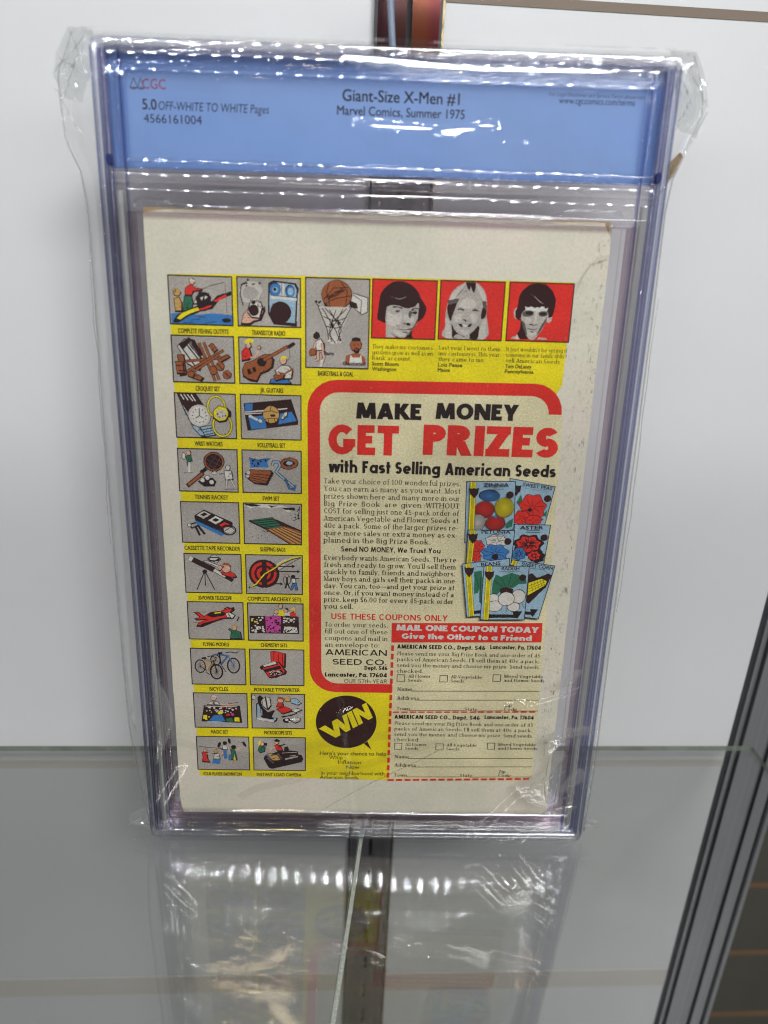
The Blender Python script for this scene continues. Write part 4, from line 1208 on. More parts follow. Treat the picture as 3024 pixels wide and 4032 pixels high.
PICS = {}
PICS['COMPLETE FISHING OUTFITS'] = '''
p b 1,53 20,51 40,54 60,51 90,53 90,67.5 1,67.5
o o 7,32 15,30 19,40 18,51 8,51
q o 12,24 5,4.5
q o 8,21 1.6,2
o g 22,28 33,28 35,38 31,51 26,51 27,38 25,50 19,50
o r 24,17 33,12 38,17 49,18 48,21 37,22 33,28 23,28
q s 34,8 3.5,4
p w 30,7 33,3 38,6 38,8
l k .8 44,20 60,13 80,8
l k .5 81,9 82,30 83,56
o w 34,40 44,22 58,24 54,38
p k 38,30 44,22 54,22 61,29 59,40 48,43 40,41
p w 45,30 50,28 47,34
p w 52,27 56,29 51,33
p k 4,63 12,54 36,43 62,34 70,26 90,20 90,25 72,33 62,45 44,50 28,56 12,66 5,66
p y 9,60 17,53 40,44 43,48 30,53 14,62
p r 64,34 82,25 84,27 68,36
p r 44,46 62,40 60,43 46,48
e k 82,61 7,3
l k .7 30,62 44,60
l k .7 50,66 66,63
l k .7 40,57 52,57
l k .7 20,66 34,65'''
PICS['TRANSISTOR RADIO'] = '''
p e 6,34 2,18 14,5 28,6 37,18 30,30 18,36
e h 19,22 11,9
d k 3 9 6 4 38 12 2
l k 1.4 8,40 4,24 6,12 14,6
o c 45,8 52,4 84,7 88,14 85,67 52,65 44,50
p w 48,24 86,27 85,31 48,29
p w 62,7 68,7 67,25 62,25
l k 1 48,24 86,27
l k 1 64,8 64,24
q b 54,16 8,8.5
e c 54,16 4,4
e k 54,16 2,2.2
q b 76,18 6,8
e c 76,18 4,5.5
e t 62,48 15.5,15.5
l w 1.2 88,20 86,60
o s 4,67 8,52 15,44 17,36 22,48 34,50 39,40 40,46 34,60 24,63 18,67
o w 19,32 34,34 37,42 32,58 20,57 14,50
e t 23,46 7.5,8
e k 23,35 3.4,2.6
q e 32,38 2.6,3'''
PICS['CROQUET SET'] = '''
o w 8,16 20,4 46,38 40,52 22,42
p t 10,14 26,2 30,6 18,20
l k 2 12,14 34,46
l k 2 18,8 44,42
l k 1.6 26,8 46,36
p t 26,4 34,6 46,28 40,30
l k 4.6 40,10 62,66
l n 3 40,10 62,66
l k 4.6 47,9 68,64
l n 3 47,9 68,64
l k 4.4 16,38 82,30
l n 2.8 16,38 82,30
l k 4.4 18,54 76,20
l n 2.8 18,54 76,20
l k 4.4 28,54 70,26
l n 2.8 28,54 70,26
o n 54,14 60,10 68,20 62,25
o n 8,28 18,28 20,58 10,60
o n 4,38 16,38 17,56 6,57
l k 1.2 5,44 17,43
l k 1.2 9,52 19,51
o n 21,54 28,52 46,62 42,67 22,60
l k 2 32,56 29,62
o n 66,34 82,26 86,30 70,40
q n 70,44 6,6
l k 1.4 66,40 73,48
q n 60,50 5,6
q n 80,56 6,6
l k 1.4 76,52 84,60'''
PICS['JR. GUITARS'] = '''
o r 4,22 10,15 16,16 20,30 14,34 4,36
o s 10,8 16,7 19,14 15,18 11,15
p y 9,6 14,2 22,4 21,9 16,8 13,10 9,10
l s 2.6 16,30 24,28 30,16
q s 30,15 2,2.5
o n 4,48 8,38 20,34 30,28 38,24 46,24 52,32 50,44 42,50 32,54 26,66 14,64 5,58
q k 33,36 6,5.5
p k 11,47 23,43 25,50 13,55
p n 16,46 19,45 21,51 18,52
l k 5.4 36,33 72,12
l n 3.6 36,33 72,12
p t 70,12 80,5 84,8 74,16
l k .6 74,14 75,30 70,33
o b 44,67 46,61 56,58 72,60 78,67
o w 52,48 62,40 74,40 80,48 78,60 60,61
q s 65,33 4.4,5.5
p y 60,31 63,26 70,27 70,31 65,30 61,33
o n 50,56 58,50 68,52 66,60 54,64
l n 2.6 64,54 80,44
q s 58,52 2,2'''
PICS['WRIST WATCHES'] = '''
o t 4,1 32,1 44,20 26,22 16,34
l w 1.6 9,2 14,10
l w 1.6 14,2 20,11
l w 1.6 19,2 27,12
l w 1.6 25,2 31,12
o c 10,16 16,30 26,54 38,67 46,67 32,50 20,30
l k 1 14,26 18,24
l k 1 18,34 22,32
l k 1 22,42 26,40
l k 1 26,50 30,48
l k 1 32,58 36,55
o c 36,52 54,48 60,64 44,67
l k 1.2 38,56 55,52
l k 1.2 40,60 57,56
l k 1.2 43,64 58,60
q e 36,34 17,17
e w 36,34 13.5,13.5
v k 1.4 36,34 11.5 11.5 12
e w 36,34 9.6,9.6
l k 1.3 36,34 36,24
l k 1.3 36,34 30,38
l k 1 36,34 42,38
a k 3.6 62,20 13,16
a y 2 62,20 13,16
a k 4 70,48 14,17
a y 2.2 70,48 14,17
o y 57,26 66,18 78,22 82,32 76,42 66,44 57,38
p e 62,26 74,24 78,32 72,38 62,36
d k 5 8 63 26 76 36 1.3
p k 78,20 84,26 84,36 80,34'''
PICS['VOLLEYBALL SET'] = '''
o t 5,14 76,6 86,38 86,44 10,55 7,36
p b 6,14 17,13 17,24 6,25
p w 6,26 70,19 70,21 6,28
p w 6,29 32,27 32,28 6,31
p b 10,34 34,31 38,50 14,53
p b 58,28 76,24 84,38 56,44
l k 2 10,34 14,53
q w 14,33 2.4,2.4
l w 3.4 16,34 28,40
q w 29,40 3,2.6
o w 60,36 66,26 70,24 71,30 64,37
q o 46,30 12,13
l k 1 35,26 46,24 57,27
l k 1 36,37 47,35 57,36
l k 1.1 46,17 44,24
l k 1.1 41,36 42,42
l k 1.1 50,36 52,41
p k 44,30 52,29 52,32 46,33'''
PICS['TENNIS RACKET'] = '''
o g 12,12 20,10 22,20 14,22
q s 17,7 3,3.4
q w 9,12 2.4,5
l k 1.6 13,22 16,30
l w 3 17,22 16,38
l k .8 8,39 22,38
q t 55,20 15.5,15 -20
a n 1.8 55,20 14 13.6
l d .5 44,16 64,26
l d .5 48,10 66,20
l d .5 46,28 60,8
l d .5 54,32 66,12
l d .5 42,22 58,32
l k 6 43,31 34,38
l k 7 38,38 12,60
l n 4 37,39 14,58
p k 28,52 40,46 52,46 58,52 54,60 38,60
q w 36,50 3.4,3.4
q w 44,46 3.4,3.4
q w 50,53 3.4,3.4
q e 76,29 3.4,4
o w 70,34 82,34 84,48 72,50
l k 1 70,38 62,40
q e 55,38 3.6,2.4
l k 3 74,48 72,62
l w 1.8 74,48 72,62
l k 3 80,48 86,60
l w 1.8 80,48 86,60
l k .7 70,64 90,63'''
PICS['SWIM SET'] = '''
p b 10,12 24,14 44,11 38,18 40,27 22,27 12,28
d k 8 12 14 14 36 26 2
l k 1 10,12 22,16 40,14
q n 72,20 14,9 -8
e k 72,20 9,5
e c 72,19 5,3
e n 80,24 3,2
l k 1 59,20 64,14 74,12
l k 4.6 46,24 48,18 56,18 58,24 52,34 70,50 80,58
l c 2.6 46,24 48,18 56,18 58,24 52,34 70,50 80,58
l k 3.4 66,44 72,60 80,62 82,54
l b 1.8 66,44 72,60 80,62 82,54
o n 4,38 12,31 44,32 48,36 38,56 18,54 8,46
l k 1 12,44 40,50
l k 1 14,38 44,40
l k 1 16,48 38,54
l k 1 14,41 42,45
q e 9,36 3,3
q e 8,42 3,2.4'''
PICS['CASSETTE TAPE RECORDER'] = '''
l k 2.4 24,34 12,38 16,44 28,38
l k 3.6 26,40 36,54
l k 3.6 22,42 28,56
q w 12,39 2.6,2.6
p b 21,27 22,35 62,55 80,46 80,38
o k 21,23 36,13 80,33 80,38 66,49 22,30
p e 24,22 36,15 47,20 35,28
p k 30,21 37,17 42,20 35,24
p w 42,30 54,23 66,29 54,37
p k 48,30 54,26 60,29 54,33
p r 60,38 68,33 76,37 66,44
l k 1 62,41 71,36
l k 1 64,43 74,37
a k 2 74,46 11,8
q e 74,46 8,5
p b 22,30 62,50 62,56 22,36
l k 1.2 22,30 64,50 80,39'''
PICS['SLEEPING BAGS'] = '''
p w 1,1 40,1 50,5 60,3 72,7 76,12 68,14 60,6 40,8 20,6 10,9
p k 1,1 20,2 28,4 14,6 4,4
p k 38,3 50,5 44,7
p k 60,7 80,6 82,10 66,10
l k 1.2 88,4 86,24 78,28
d k 4 16 70 8 88 28 1.6
o g 8,29 45,23 64,40 35,43
l k 1.3 14,30 46,26
l k 1.3 20,33 50,29
l k 1.3 26,36 54,32
l k 1.3 32,40 60,36
p t 44,24 60,30 90,44 90,48 64,40
p n 36,43 64,38 90,46 90,67 72,67
l o 1.6 40,43 80,67
l o 1.6 46,42 88,67
l o 1.6 52,41 90,62
l o 1.6 58,41 90,56
l o 1.4 63,40 90,51
l k .9 43,43 84,67
l k .9 49,42 90,65
l k .9 55,41 90,59
l k .9 61,40 90,53
l k 1.6 8,30 36,44 72,67
d k 6 16 10 42 44 60 1'''
PICS['30-POWER TELESCOPE'] = '''
q w 48,9 7,6.6
a k 2 48,9 10 3
p k 40,10 48,12 57,6 57,9 48,14 41,13
l k 1.6 32,30 18,63
l k 1.6 32,30 47,63
l k 1.6 32,30 32,56
q k 32,31 3,3
o w 44,30 48,25 78,44 75,48
p k 66,37 78,44 75,48 64,41
o w 30,13 34,11 58,21 56,24
o t 6,11 10,4 49,24 44,31
p w 6,11 10,4 15,7 11,14
o r 58,32 70,28 80,34 84,40 78,42 60,36
q s 67,24 7,8
p n 60,20 64,15 72,16 74,24 71,20 63,20
q s 57,24 3,4
e k 62,22 1.4,1.2'''
PICS['COMPLETE ARCHERY SETS'] = '''
e t 29,33 25,25
e r 29,33 20.5,20.5
e t 29,33 16,16
e r 29,33 11.5,11.5
e t 29,33 7,7
p t 26,9 33,9 34,57 25,57
p w 50,14 66,6 60,22 52,26
l k 2 40,20 77,19
l k 2 42,28 86,28
l k 2 40,50 58,50
p k 74,16 80,19 74,22
p k 83,25 88,28 83,31
p k 55,47 60,50 55,53
l k 1 50,28 88,4
l k 3.6 4,58 16,52 30,34 46,24 58,14 74,6 88,2
l y 2 6,57 16,51 30,33 46,23 58,13 74,5 88,1.5
a k 1 66,43 6 8
l k 3 66,38 66,48 63,58
l k 2 67,48 70,58
q s 66,36 2.4,2.6
o w 73,40 80,40 81,48 75,49
o b 75,49 81,48 84,60 80,61 78,52 74,61 71,60
q k 76,37 2.6,2.8
l k 1.6 78,40 86,40'''
PICS['FLYING MODELS'] = '''
l k .7 8,20 30,18
l k .7 8,38 24,36
o r 10,19 16,19 26,27 38,19 56,16 66,12 76,9 77,14 72,19 78,24 72,30 60,30 46,35 22,46 13,45 16,40 34,33 24,33 14,34 10,31 20,29
p k 30,24 38,19 56,17 64,20 58,25 40,28
p y 42,20 54,18 54,20 44,22
o w 62,20 68,18 78,24 74,30 64,28
l k 1.2 66,20 70,28
l k 2 60,12 66,9 70,12
l k 2 84,26 80,34
p k 20,40 44,33 46,35 22,44
o g 70,54 76,50 86,54 88,67 68,67
l k 4.6 74,54 66,48
l g 3 74,54 66,48
q s 76,46 3.6,4.6
p o 72,44 75,40 80,42 80,46 76,44'''
PICS['CHEMISTRY SETS'] = '''
o w 40,24 46,16 54,14 74,14 80,24
q s 47,16 3.4,3.6
p y 50,14 58,12 60,24 50,23
q s 54,6 3.2,4
q s 63,13 3.2,4
p k 60,10 66,9 67,13
q s 73,12 3,3.6
p y 69,10 74,7 78,10 76,16 74,11
p r 69,17 79,17 81,24 70,24
o t 3,24 83,24 84,55 3,55
d w 2 26 5 40 26 53 2
d w 9 10 5 26 26 38 2
d y 5 4 6 30 14 36 1.8
p m 29,24 55,24 54,54 30,54
d k 3 34 31 26 53 53 1.8
p t 56,25 82,25 82,54 57,54
d w 7 16 58 26 80 36 2.4
p w 60,42 80,42 82,53 58,53
d k 12 18 60 42 80 53 1.7'''
PICS['BICYCLES'] = '''
a k 2 41,22 8 10
v k .4 41,22 7 9 12
a k 2.4 71,32 10 14
v k .4 71,32 9 13 16
a k 2 15,34 8.5 12
v k .4 15,34 7 11 14
l k 3 44,10 62,14 50,30
l b 1.6 44,10 62,14 50,30
l b 1.8 62,12 72,34
l k 2 48,9 50,30
l k 3.4 46,9 53,8
l k 1.6 58,8 66,6 76,8 80,5
l k 2.8 22,22 38,24 28,42
l o 1.4 22,22 38,24 28,42
l o 1.6 24,22 26,42
l k 2 37,22 43,44
l k 1.4 26,42 15,34
l k 3.4 18,19 26,18
l k 1.6 28,16 34,14 44,18
a k 2.6 42,44 10 13.5
v k .4 42,44 9 12.5 18
l k 1.4 24,44 30,50
l k 1.2 50,30 58,44'''
PICS['PORTABLE TYPEWRITER'] = '''
o r 35,5 40,3 61,8 60,34 56,35 36,28
l k 1 41,4 40,28
l k 1 55,8 55,34
l k 1 48,7 48,31
o r 19,34 24,29 50,24 62,42 60,47 36,55 32,54
p k 22,38 50,30 54,36 26,44
p r 23,37 49,29 50,31 24,39
o w 21,30 44,22 47,28 24,35
p k 31,45 53,38 57,44 35,51
d w 6 34 33 40 55 49 1
q k 20,35 2,3
l k 1.4 42,54 61,45'''
PICS['MAGIC SET'] = '''
o w 22,24 28,17 40,17 46,24
q s 34,10 4.4,5.4
p w 30,6 36,4 39,8 38,11 36,8 31,8
p k 32,18 36,19 36,21 32,21
l s 2.6 44,22 56,24 70,20
l k 1 58,21 76,18
o w 12,56 17,25 78,25 81,58
p t 14,54 19,27 76,27 78,56
d w 4 18 20 28 50 40 2.2
d w 7 10 52 28 76 40 2
d y 3 4 16 40 30 52 3
q y 44,39 4.6,3.4
p b 24,54 32,44 46,42 52,55
p y 68,48 76,48 77,56 68,56
p y 15,44 21,44 21,52 14,52
q r 58,43 3.4,2.6
q m 66,42 3,2.6
p g 54,50 64,48 66,56 54,56
d r 9 4 20 28 70 44 1.4
p c 20,55 40,55 60,58 22,58'''
PICS['MICROSCOPE SETS'] = '''
q w 4,8 3,4
o c 8,20 14,16 16,46 44,48 43,53 38,57 8,51
p w 8,47 38,53 38,57 8,51
o w 18,12 24,6 32,8 34,24 28,33 20,26
l k 2.4 24,7 27,31
p k 10,8 14,3 20,8 16,16 20,28 28,36 38,32 40,34 34,44 38,50 28,50 18,42 18,34 12,22
e t 24,45 8,4
q s 50,12 5,5
p n 44,12 46,6 54,6 56,12 48,10
o r 42,26 46,17 54,17 56,27
q o 62,10 5.4,4.6
o c 66,10 76,8 86,18 80,22 68,18
o r 42,30 58,25 74,33 54,40
o w 68,32 78,27 88,31 76,37
l k 2 52,46 78,38
l k 1.4 50,44 70,42
e k 60,52 7,5
e w 60,51 3,2.6
o w 68,49 76,45 84,48 83,54 75,58 68,54
l k .7 68,51 75,54 84,50
l k .7 68,53 75,56 84,52'''
PICS['FOUR PLAYER BADMINTON'] = '''
l k 1 4,21 44,25
l k 1 44,25 44,40
l k .8 18,34 58,38
o r 10,44 8,34 12,31 18,33 18,44 22,54 8,53
q s 14,29 3,3
l s 1.8 16,36 24,34
o w 30,36 38,35 40,46 28,47
p b 26,47 40,46 38,56 24,55
q o 33,31 3.2,3.2
l s 2 36,36 44,36 45,28
q k 39,17 1.6,5 20
l k 1 40,22 43,28
o w 44,18 52,17 54,26 45,27
p b 45,27 51,27 52,44 46,45
q k 49,13 2.8,3
l s 1.8 52,18 56,26
q k 57,9 1.6,5 -10
o g 58,25 66,24 70,48 56,48 60,34
q k 64,21 3.6,3
l s 2 66,27 76,23 80,18
q k 83,15 1.6,5 -28
p b 54,38 59,34 58,48 53,47
p y 64,36 67,48 63,48
l s 1.6 60,48 59,54
l s 1.6 66,48 68,54
d k 4 3 72 10 78 12 1.2'''
PICS['INSTANT LOAD CAMERA'] = '''
o g 8,28 10,18 16,16 21,20 20,30 12,33
p y 8,12 11,8 16,10 15,18 11,16 9,20
q s 16,14 3,3.6
p k 18,12 24,12 24,18 19,17
l k 1.6 20,16 14,22
o r 36,18 42,15 48,17 52,28 42,29
q s 41,10 3.6,4.4
p k 36,7 41,3 46,6 46,9 37,9
l s 3 38,20 30,24 28,28
l k 2.4 44,18 56,14
o k 18,44 20,38 48,28 84,36 87,44 84,50 32,65 26,62
p d 22,43 44,32 50,44 34,54
o b 21,38 25,34 44,42 44,48 36,52
o o 24,36 27,33 43,37 50,48 35,50
l k 1.4 30,38 34,37
l k 1.4 33,44 37,43
p t 50,48 48,30 56,26 78,28 80,40 56,50
p k 54,30 54,20 60,18 63,26
l w .8 50,32 76,30
l w .8 64,38 74,36
p h 55,43 78,37 78,40 56,46'''
GRID = ['COMPLETE FISHING OUTFITS|16|125', 'TRANSISTOR RADIO|29|102', 'CROQUET SET|48|101', 'JR. GUITARS|45|95', 'WRIST WATCHES|40|101', 'VOLLEYBALL SET|35|97',
        'TENNIS RACKET|34|108', 'SWIM SET|45|82', 'CASSETTE TAPE RECORDER|6|129', 'SLEEPING BAGS|37|92', '30-POWER TELESCOPE|29|103', 'COMPLETE ARCHERY SETS|2|120',
        'FLYING MODELS|34|91', 'CHEMISTRY SETS|30|88', 'BICYCLES|43|84', 'PORTABLE TYPEWRITER|9|109', 'MAGIC SET|40|78', 'MICROSCOPE SETS|31|91', 'FOUR PLAYER BADMINTON|14|98', 'INSTANT LOAD CAMERA|7|104']
ROWS = [-0.88, -1.72, -2.565, -3.42, -4.275, -5.145, -5.99, -6.84, -7.69, -8.555]
for i, g in enumerate(GRID):
    s, a, b = g.split('|'); a, b = int(a), int(b)
    row, colm = divmod(i, 2)
    y0 = ROWS[row]
    dx = 0.0 if row < 5 else 0.010 * (row - 4)
    x0 = (0.30 if colm == 0 else 1.285) + dx
    px = (1.21 - 0.30) / (500 - 363) * 1.0
    pic(x0, y0 + 0.005 * (colm == 1 and row == 0), x0 + 0.91, y0 - 0.68, PICS[s])
    P = Print(0.0030)
    wpx = (b - a) * (0.91 / (136 - row * 2.4 if colm == 0 else 136 - row * 2.7))
    xa = x0 + a * 0.91 / 136
    xa = max(x0 - 0.0, min(xa, x0 + 0.91 - wpx)) if wpx < 0.95 else x0 + 0.455 - wpx / 2
    font_ink(P, s, xa, xa + wpx, y0 - 0.68 - 0.128, 0.072, 'k', 0.030)
    P.build('caption', back)

# basketball panel
BBALL = '''
p w 60,28 68,20 90,26 90,46 82,50 70,42
l k 1.2 68,20 90,26 90,46 82,50 66,38
l k 1 80,48 81,30 68,22
p t 62,30 74,34 76,42 64,40
q n 45,23 21.5,20
l k 1 26,30 40,14 62,12
l k 1 28,36 44,28 66,24
l k 1 34,5 30,20 36,42
l k 1 50,3 60,18 58,38
p k 26,34 40,44 56,40 50,45 38,46 28,42
l k 2.4 16,38 22,32
l k 3.4 14,32 20,40 34,44 50,44 64,40 70,34
l e 1.4 16,35 24,41 38,43 52,43 64,38
p e 18,40 66,40 60,56 52,74 52,90 34,90 32,74 24,56
l k 1.3 18,40 32,74 34,92
l k 1.3 24,42 44,74 52,92
l k 1.3 34,44 52,72 46,92
l k 1.3 44,44 36,68 34,80 44,92
l k 1.3 54,43 36,76 38,92
l k 1.3 66,40 48,74 52,90
l k 1.3 26,54 40,60 52,58 60,54
l k 1.3 30,68 44,70 54,68
l k 1.3 60,42 34,66
l k 1.3 28,42 52,66
p k 36,60 42,66 38,72
p k 46,58 52,62 48,66
d w 5 8 34 86 52 92 2
q t 16,82 4,4.4
p k 12,80 15,75 20,78 20,82
o w 14,90 22,86 28,94 28,104 16,104
l k 4.4 14,92 12,102 12,108
l s 3 14,92 12,102 12,108
l k 3.6 24,92 26,104 14,106
l s 2.2 24,92 26,104 14,106
q n 10,106 5,5
l k 4.6 24,104 27,112 24,122
l s 3 24,104 27,112 24,122
l k 4.6 18,104 18,116 14,118
l s 3 18,104 18,116 14,118
p w 22,116 26,116 24,126 20,127
q n 74,94 8,9
p k 66,92 68,84 74,82 80,84 82,92 80,88 68,88
e k 75,102 4.4,4
e r 75,101 2,1
l k .9 70,93 73,94
l k .9 76,93 79,94
p n 58,122 60,110 70,106 80,106 88,112 90,122
p w 64,122 66,108 70,112 79,112 82,107 84,122'''
pic(2.27, -0.855, 3.195, -2.135, BBALL, units=92.5)
P = Print(0.0155)
P.mb.o = Vector(CB)
font_ink(P, 'Barry', 2.55, 2.69, -1.945, 0.052, 'k', 0.02)
font_ink(P, 'Chamberlain', 2.82, 3.15, -2.085, 0.052, 'k', 0.02)
P.build('player_name', back)
P = Print(0.0155)
vs, fs = font_mesh('SPALDING', 0.02)
mx = max(v.x for v in vs)
ca, sa = math.cos(0.52), math.sin(0.52)
out = []
for v in vs:
    lx, ly = v.x / mx * 0.27, v.y * 0.08
    out.append((2.60 + lx * ca - ly * sa, -1.16 + lx * sa + ly * ca, P.z))
P.mb.add(out, [tuple(reversed(f)) if (vs[f[1]] - vs[f[0]]).cross(vs[f[2]] - vs[f[0]]).z < 0 else f for f in fs], INK_KEYS.index('k'))
P.build('ball_lettering', back)
P = Print(0.0030); font_ink(P, 'BASKETBALL & GOAL', 2.45, 2.98, -2.255, 0.072, 'k', 0.03); P.build('caption', back)

# three halftone portraits on red
POR1 = '''
s t 600,140 760,132 920,180 1060,280 1140,380 1210,530 1290,640 1330,760 1300,900 1240,980 1160,1050 1000,1100 600,1100 410,1110 320,1075 235,1030 230,900 245,740 265,560 310,400 430,240
p f 425,1120 900,1200 900,1440 435,1440
p k 470,1250 560,1360 680,1445 1000,1448 1060,1445 1020,1390 1030,1290 1000,1250
s f 440,730 520,695 630,685 720,695 840,742 960,748 1060,705 1150,620 1152,800 1145,1000 1120,1110 1040,1230 960,1350 860,1430 760,1440 640,1400 520,1310 450,1220 415,1060 420,900 428,800
s e 470,860 600,900 760,880 780,1010 700,1150 560,1180 460,1080
s e 820,900 1000,930 1080,1020 1000,1090 860,1040
s e 600,1270 760,1290 900,1350 800,1410 660,1370
s d 1145,980 1125,1110 1040,1240 940,1360 880,1400 960,1310 1000,1230 1080,1120
s d 940,840 990,800 1000,900 960,980 930,930
s k 560,730 620,712 720,722 800,755 780,765 690,740 600,745
s k 1000,765 1070,730 1150,740 1150,765 1080,755 1010,790
s k 640,820 690,808 725,822 690,850 650,845
s d 600,830 650,800 740,810 720,822 650,815
s k 990,850 1050,825 1130,840 1100,880 1030,872
s d 980,800 1040,780 1120,790 1060,805
s k 880,1110 940,1085 985,1110 975,1150 920,1150
s d 800,1115 860,1090 900,1110 870,1125
s k 670,1220 760,1240 880,1248 1010,1210 990,1240 900,1262 780,1258
s d 800,1315 880,1305 950,1320 880,1338
s d 600,530 720,555 870,490 740,525
l f 7 620,520 720,545 860,490
e k 545,965 9,9
e k 725,925 11,11
e k 680,1145 11,11'''
POR2 = '''
s f 640,180 760,165 900,190 1040,310 1120,480 1150,680 1160,950 1165,1480 230,1480 235,1200 225,1000 240,780 280,600 340,430 460,290
s e 560,240 640,210 560,330 430,520 330,600 300,590 370,430
s e 880,210 980,290 1080,430 1110,600 1040,560 960,400
s e 240,1000 300,1060 370,1300 400,1470 250,1470 238,1200
s e 1060,1100 1150,1000 1160,1200 1160,1470 1000,1470 1020,1250
s t 300,620 400,600 490,580 460,720 420,860 380,960 360,1080 320,1040 270,900 255,760
s d 250,640 330,590 500,560 470,640 300,700
s t 1080,690 1140,680 1155,860 1120,980 1050,1020 1030,900
s d 1040,620 1120,600 1150,800 1080,740
p t 640,175 760,168 870,178 880,230 870,330 850,420 810,390 760,270 740,380 690,310 660,240
s f 560,560 700,470 860,470 960,600 1000,800 990,1050 930,1220 800,1370 690,1430 580,1380 440,1240 375,1100 385,960 430,800 480,660
s e 560,620 720,540 880,620 900,740 720,780 540,740
s e 440,960 560,900 600,1030 520,1120 430,1080
s e 800,900 930,940 940,1060 860,1120 800,1040
s e 560,1270 700,1300 820,1270 740,1380 660,1390
s k 480,825 540,790 610,790 645,825 600,830 560,815
s k 820,830 860,805 930,815 980,850 920,840
s d 480,800 560,765 640,790 560,780
s d 820,800 900,780 980,820 900,795
s k 615,1045 660,1040 720,1080 700,1095 650,1065
s d 520,1060 545,1040 540,1080
p k 520,1140 600,1140 690,1155 840,1130 820,1190 770,1215 720,1205 640,1215 590,1215
p w 612,1150 690,1160 760,1150 740,1205 640,1208
s t 375,1150 440,1270 560,1390 680,1440 640,1480 420,1480 390,1300
s t 985,1180 1010,1250 980,1480 780,1480 800,1390 920,1260
s f 470,1420 560,1400 700,1460 780,1400 780,1480 460,1480
l d 14 520,430 600,330
l d 12 450,520 540,400
l d 12 600,420 680,360
l d 10 1000,520 1060,640'''
POR3 = '''
p f 180,1440 230,1380 300,1370 330,1310 390,1440
p w 280,1440 320,1340 380,1440
p f 790,1440 830,1390 980,1400 1030,1440
s f 215,760 270,710 330,760 330,980 260,960 215,880
s f 1085,830 1080,980 1040,1040 980,1020 960,900
s t 590,150 760,140 890,160 1000,250 1090,370 1135,520 1130,700 1100,840 1000,930 400,930 370,1000 300,980 250,900 250,780 290,640 300,460 360,320 480,200
p t 370,960 460,960 520,1280 620,1440 380,1440 320,1320 380,1180
s f 390,850 460,760 600,740 800,740 960,770 1000,880 970,1000 880,1200 800,1340 720,1440 600,1430 520,1320 450,1160 400,1020
p w 455,670 520,690 600,670 680,695 740,680 780,700 830,655 890,670 900,720 980,690 960,760 860,780 760,790 640,770 480,755
s e 690,800 750,800 740,960 720,1050 680,1060 690,920
s e 480,930 620,950 600,1050 500,1060
s e 560,1230 700,1250 760,1320 640,1380 560,1320
s d 400,830 470,770 640,780 660,860 560,900 440,900
s d 770,830 830,780 960,780 980,860 880,900 800,880
s d 400,1000 470,1060 520,1200 560,1360 500,1280 430,1120
s d 970,900 960,1020 880,1180 780,1340 820,1180 900,1020
s k 480,810 560,785 630,800 640,830 570,865 500,850
s k 790,830 860,800 950,825 920,865 840,865
s d 440,780 560,760 660,790 540,775
s k 580,1080 630,1070 690,1095 760,1075 740,1100 680,1110 620,1100
s k 540,1185 620,1195 700,1200 790,1180 700,1215 600,1210
s d 600,1250 700,1260 660,1280
p t 860,650 920,690 1000,640 1010,600 940,600
l f 10 640,430 740,520 860,600
l d 10 560,380 620,410
l f 8 700,480 800,580'''
QUOTES = [(3.235, -0.850, 'They make my customers\'|gardens grow as well as my|bank account.', 'Scott Bloom', 'Washington', POR1),
          (4.220, -0.840, 'Last year I went to them|(my customers). This year|they came to me.', 'Lois Pease', 'Maine', POR2),
          (5.225, -0.835, "It just wouldn't be spring if|someone in our family didn't|sell American Seeds.", 'Tom DeLaney', 'Pennsylvania', POR3)]
for i, (x, y, q, nm, st, ops) in enumerate(QUOTES):
    pic(x, y, x + 0.935, y - 0.83, ops, 'r', 'portrait_photo', units=1445, vy=0.94, off=((105, 100), (85, 150), (75, 120))[i])
    P = Print(0.0030)
    for k, ln in enumerate(q.split('|')):
        last = k == 2
        yy = y - 0.983 - 0.083 * k
        if last: P.text(ln, ROMAN, x + 0.02, yy, 0.088, 'k')
        else: P.text(ln, ROMAN, x + 0.02, yy, 0.088, 'k', x + 0.93, True)
    font_ink(P, nm, x + 0.02, x + 0.02 + 0.036 * len(nm), y - 1.232, 0.058, 'k', 0.028)
    font_ink(P, st, x + 0.02, x + 0.02 + 0.036 * len(st), y - 1.308, 0.058, 'k', 0.028)
    P.build('quote_text', back)

# headline
P = Print(0.0040)
P.text('MAKE', FUT_X, 3.03, -2.89, 0.345, 'k', 4.03); P.text('MONEY', FUT_X, 4.24, -2.865, 0.345, 'k', 5.50)
P.text('GET', FUT_X, 2.61, -3.455, 0.65, 'r', 3.69); P.text('PRIZES', FUT_X, 4.07, -3.43, 0.66, 'r', 6.165)
P.text('with Fast Selling American Seeds', FUT_H, 2.62, -3.745, 0.262, 'k', 6.17)
P.build('headline_text', back)
def para(lines, x0, x1, y, lead, size, style=ROMAN, c='k', skew=0.0):
    for k, ln in enumerate(lines):
        end = ln.endswith('~'); s = ln.rstrip('~')
        if end: P.text(s, style, x0, y - lead * k, size, c)
        else: P.text(s, style, x0, y - lead * k, size, c, x1, True)
P = Print(0.0040)
para(['Take your choice of 100 wonderful prizes.', 'You can earn as many as you want. Most', 'prizes shown here and many more in our', 'Big Prize Book are given WITHOUT',
      'COST for selling just one 45-pack order of', 'American Vegetable and Flower Seeds at', '40\u00a2 a pack. Some of the larger prizes re-', 'quire more sales or extra money as ex-', 'plained in the Big Prize Book.~'], 2.55, 4.69, -3.925, 0.1225, 0.128)
P.text('Send NO MONEY, We Trust You', FUT_M, 2.83, -5.055, 0.122, 'k', 4.43)
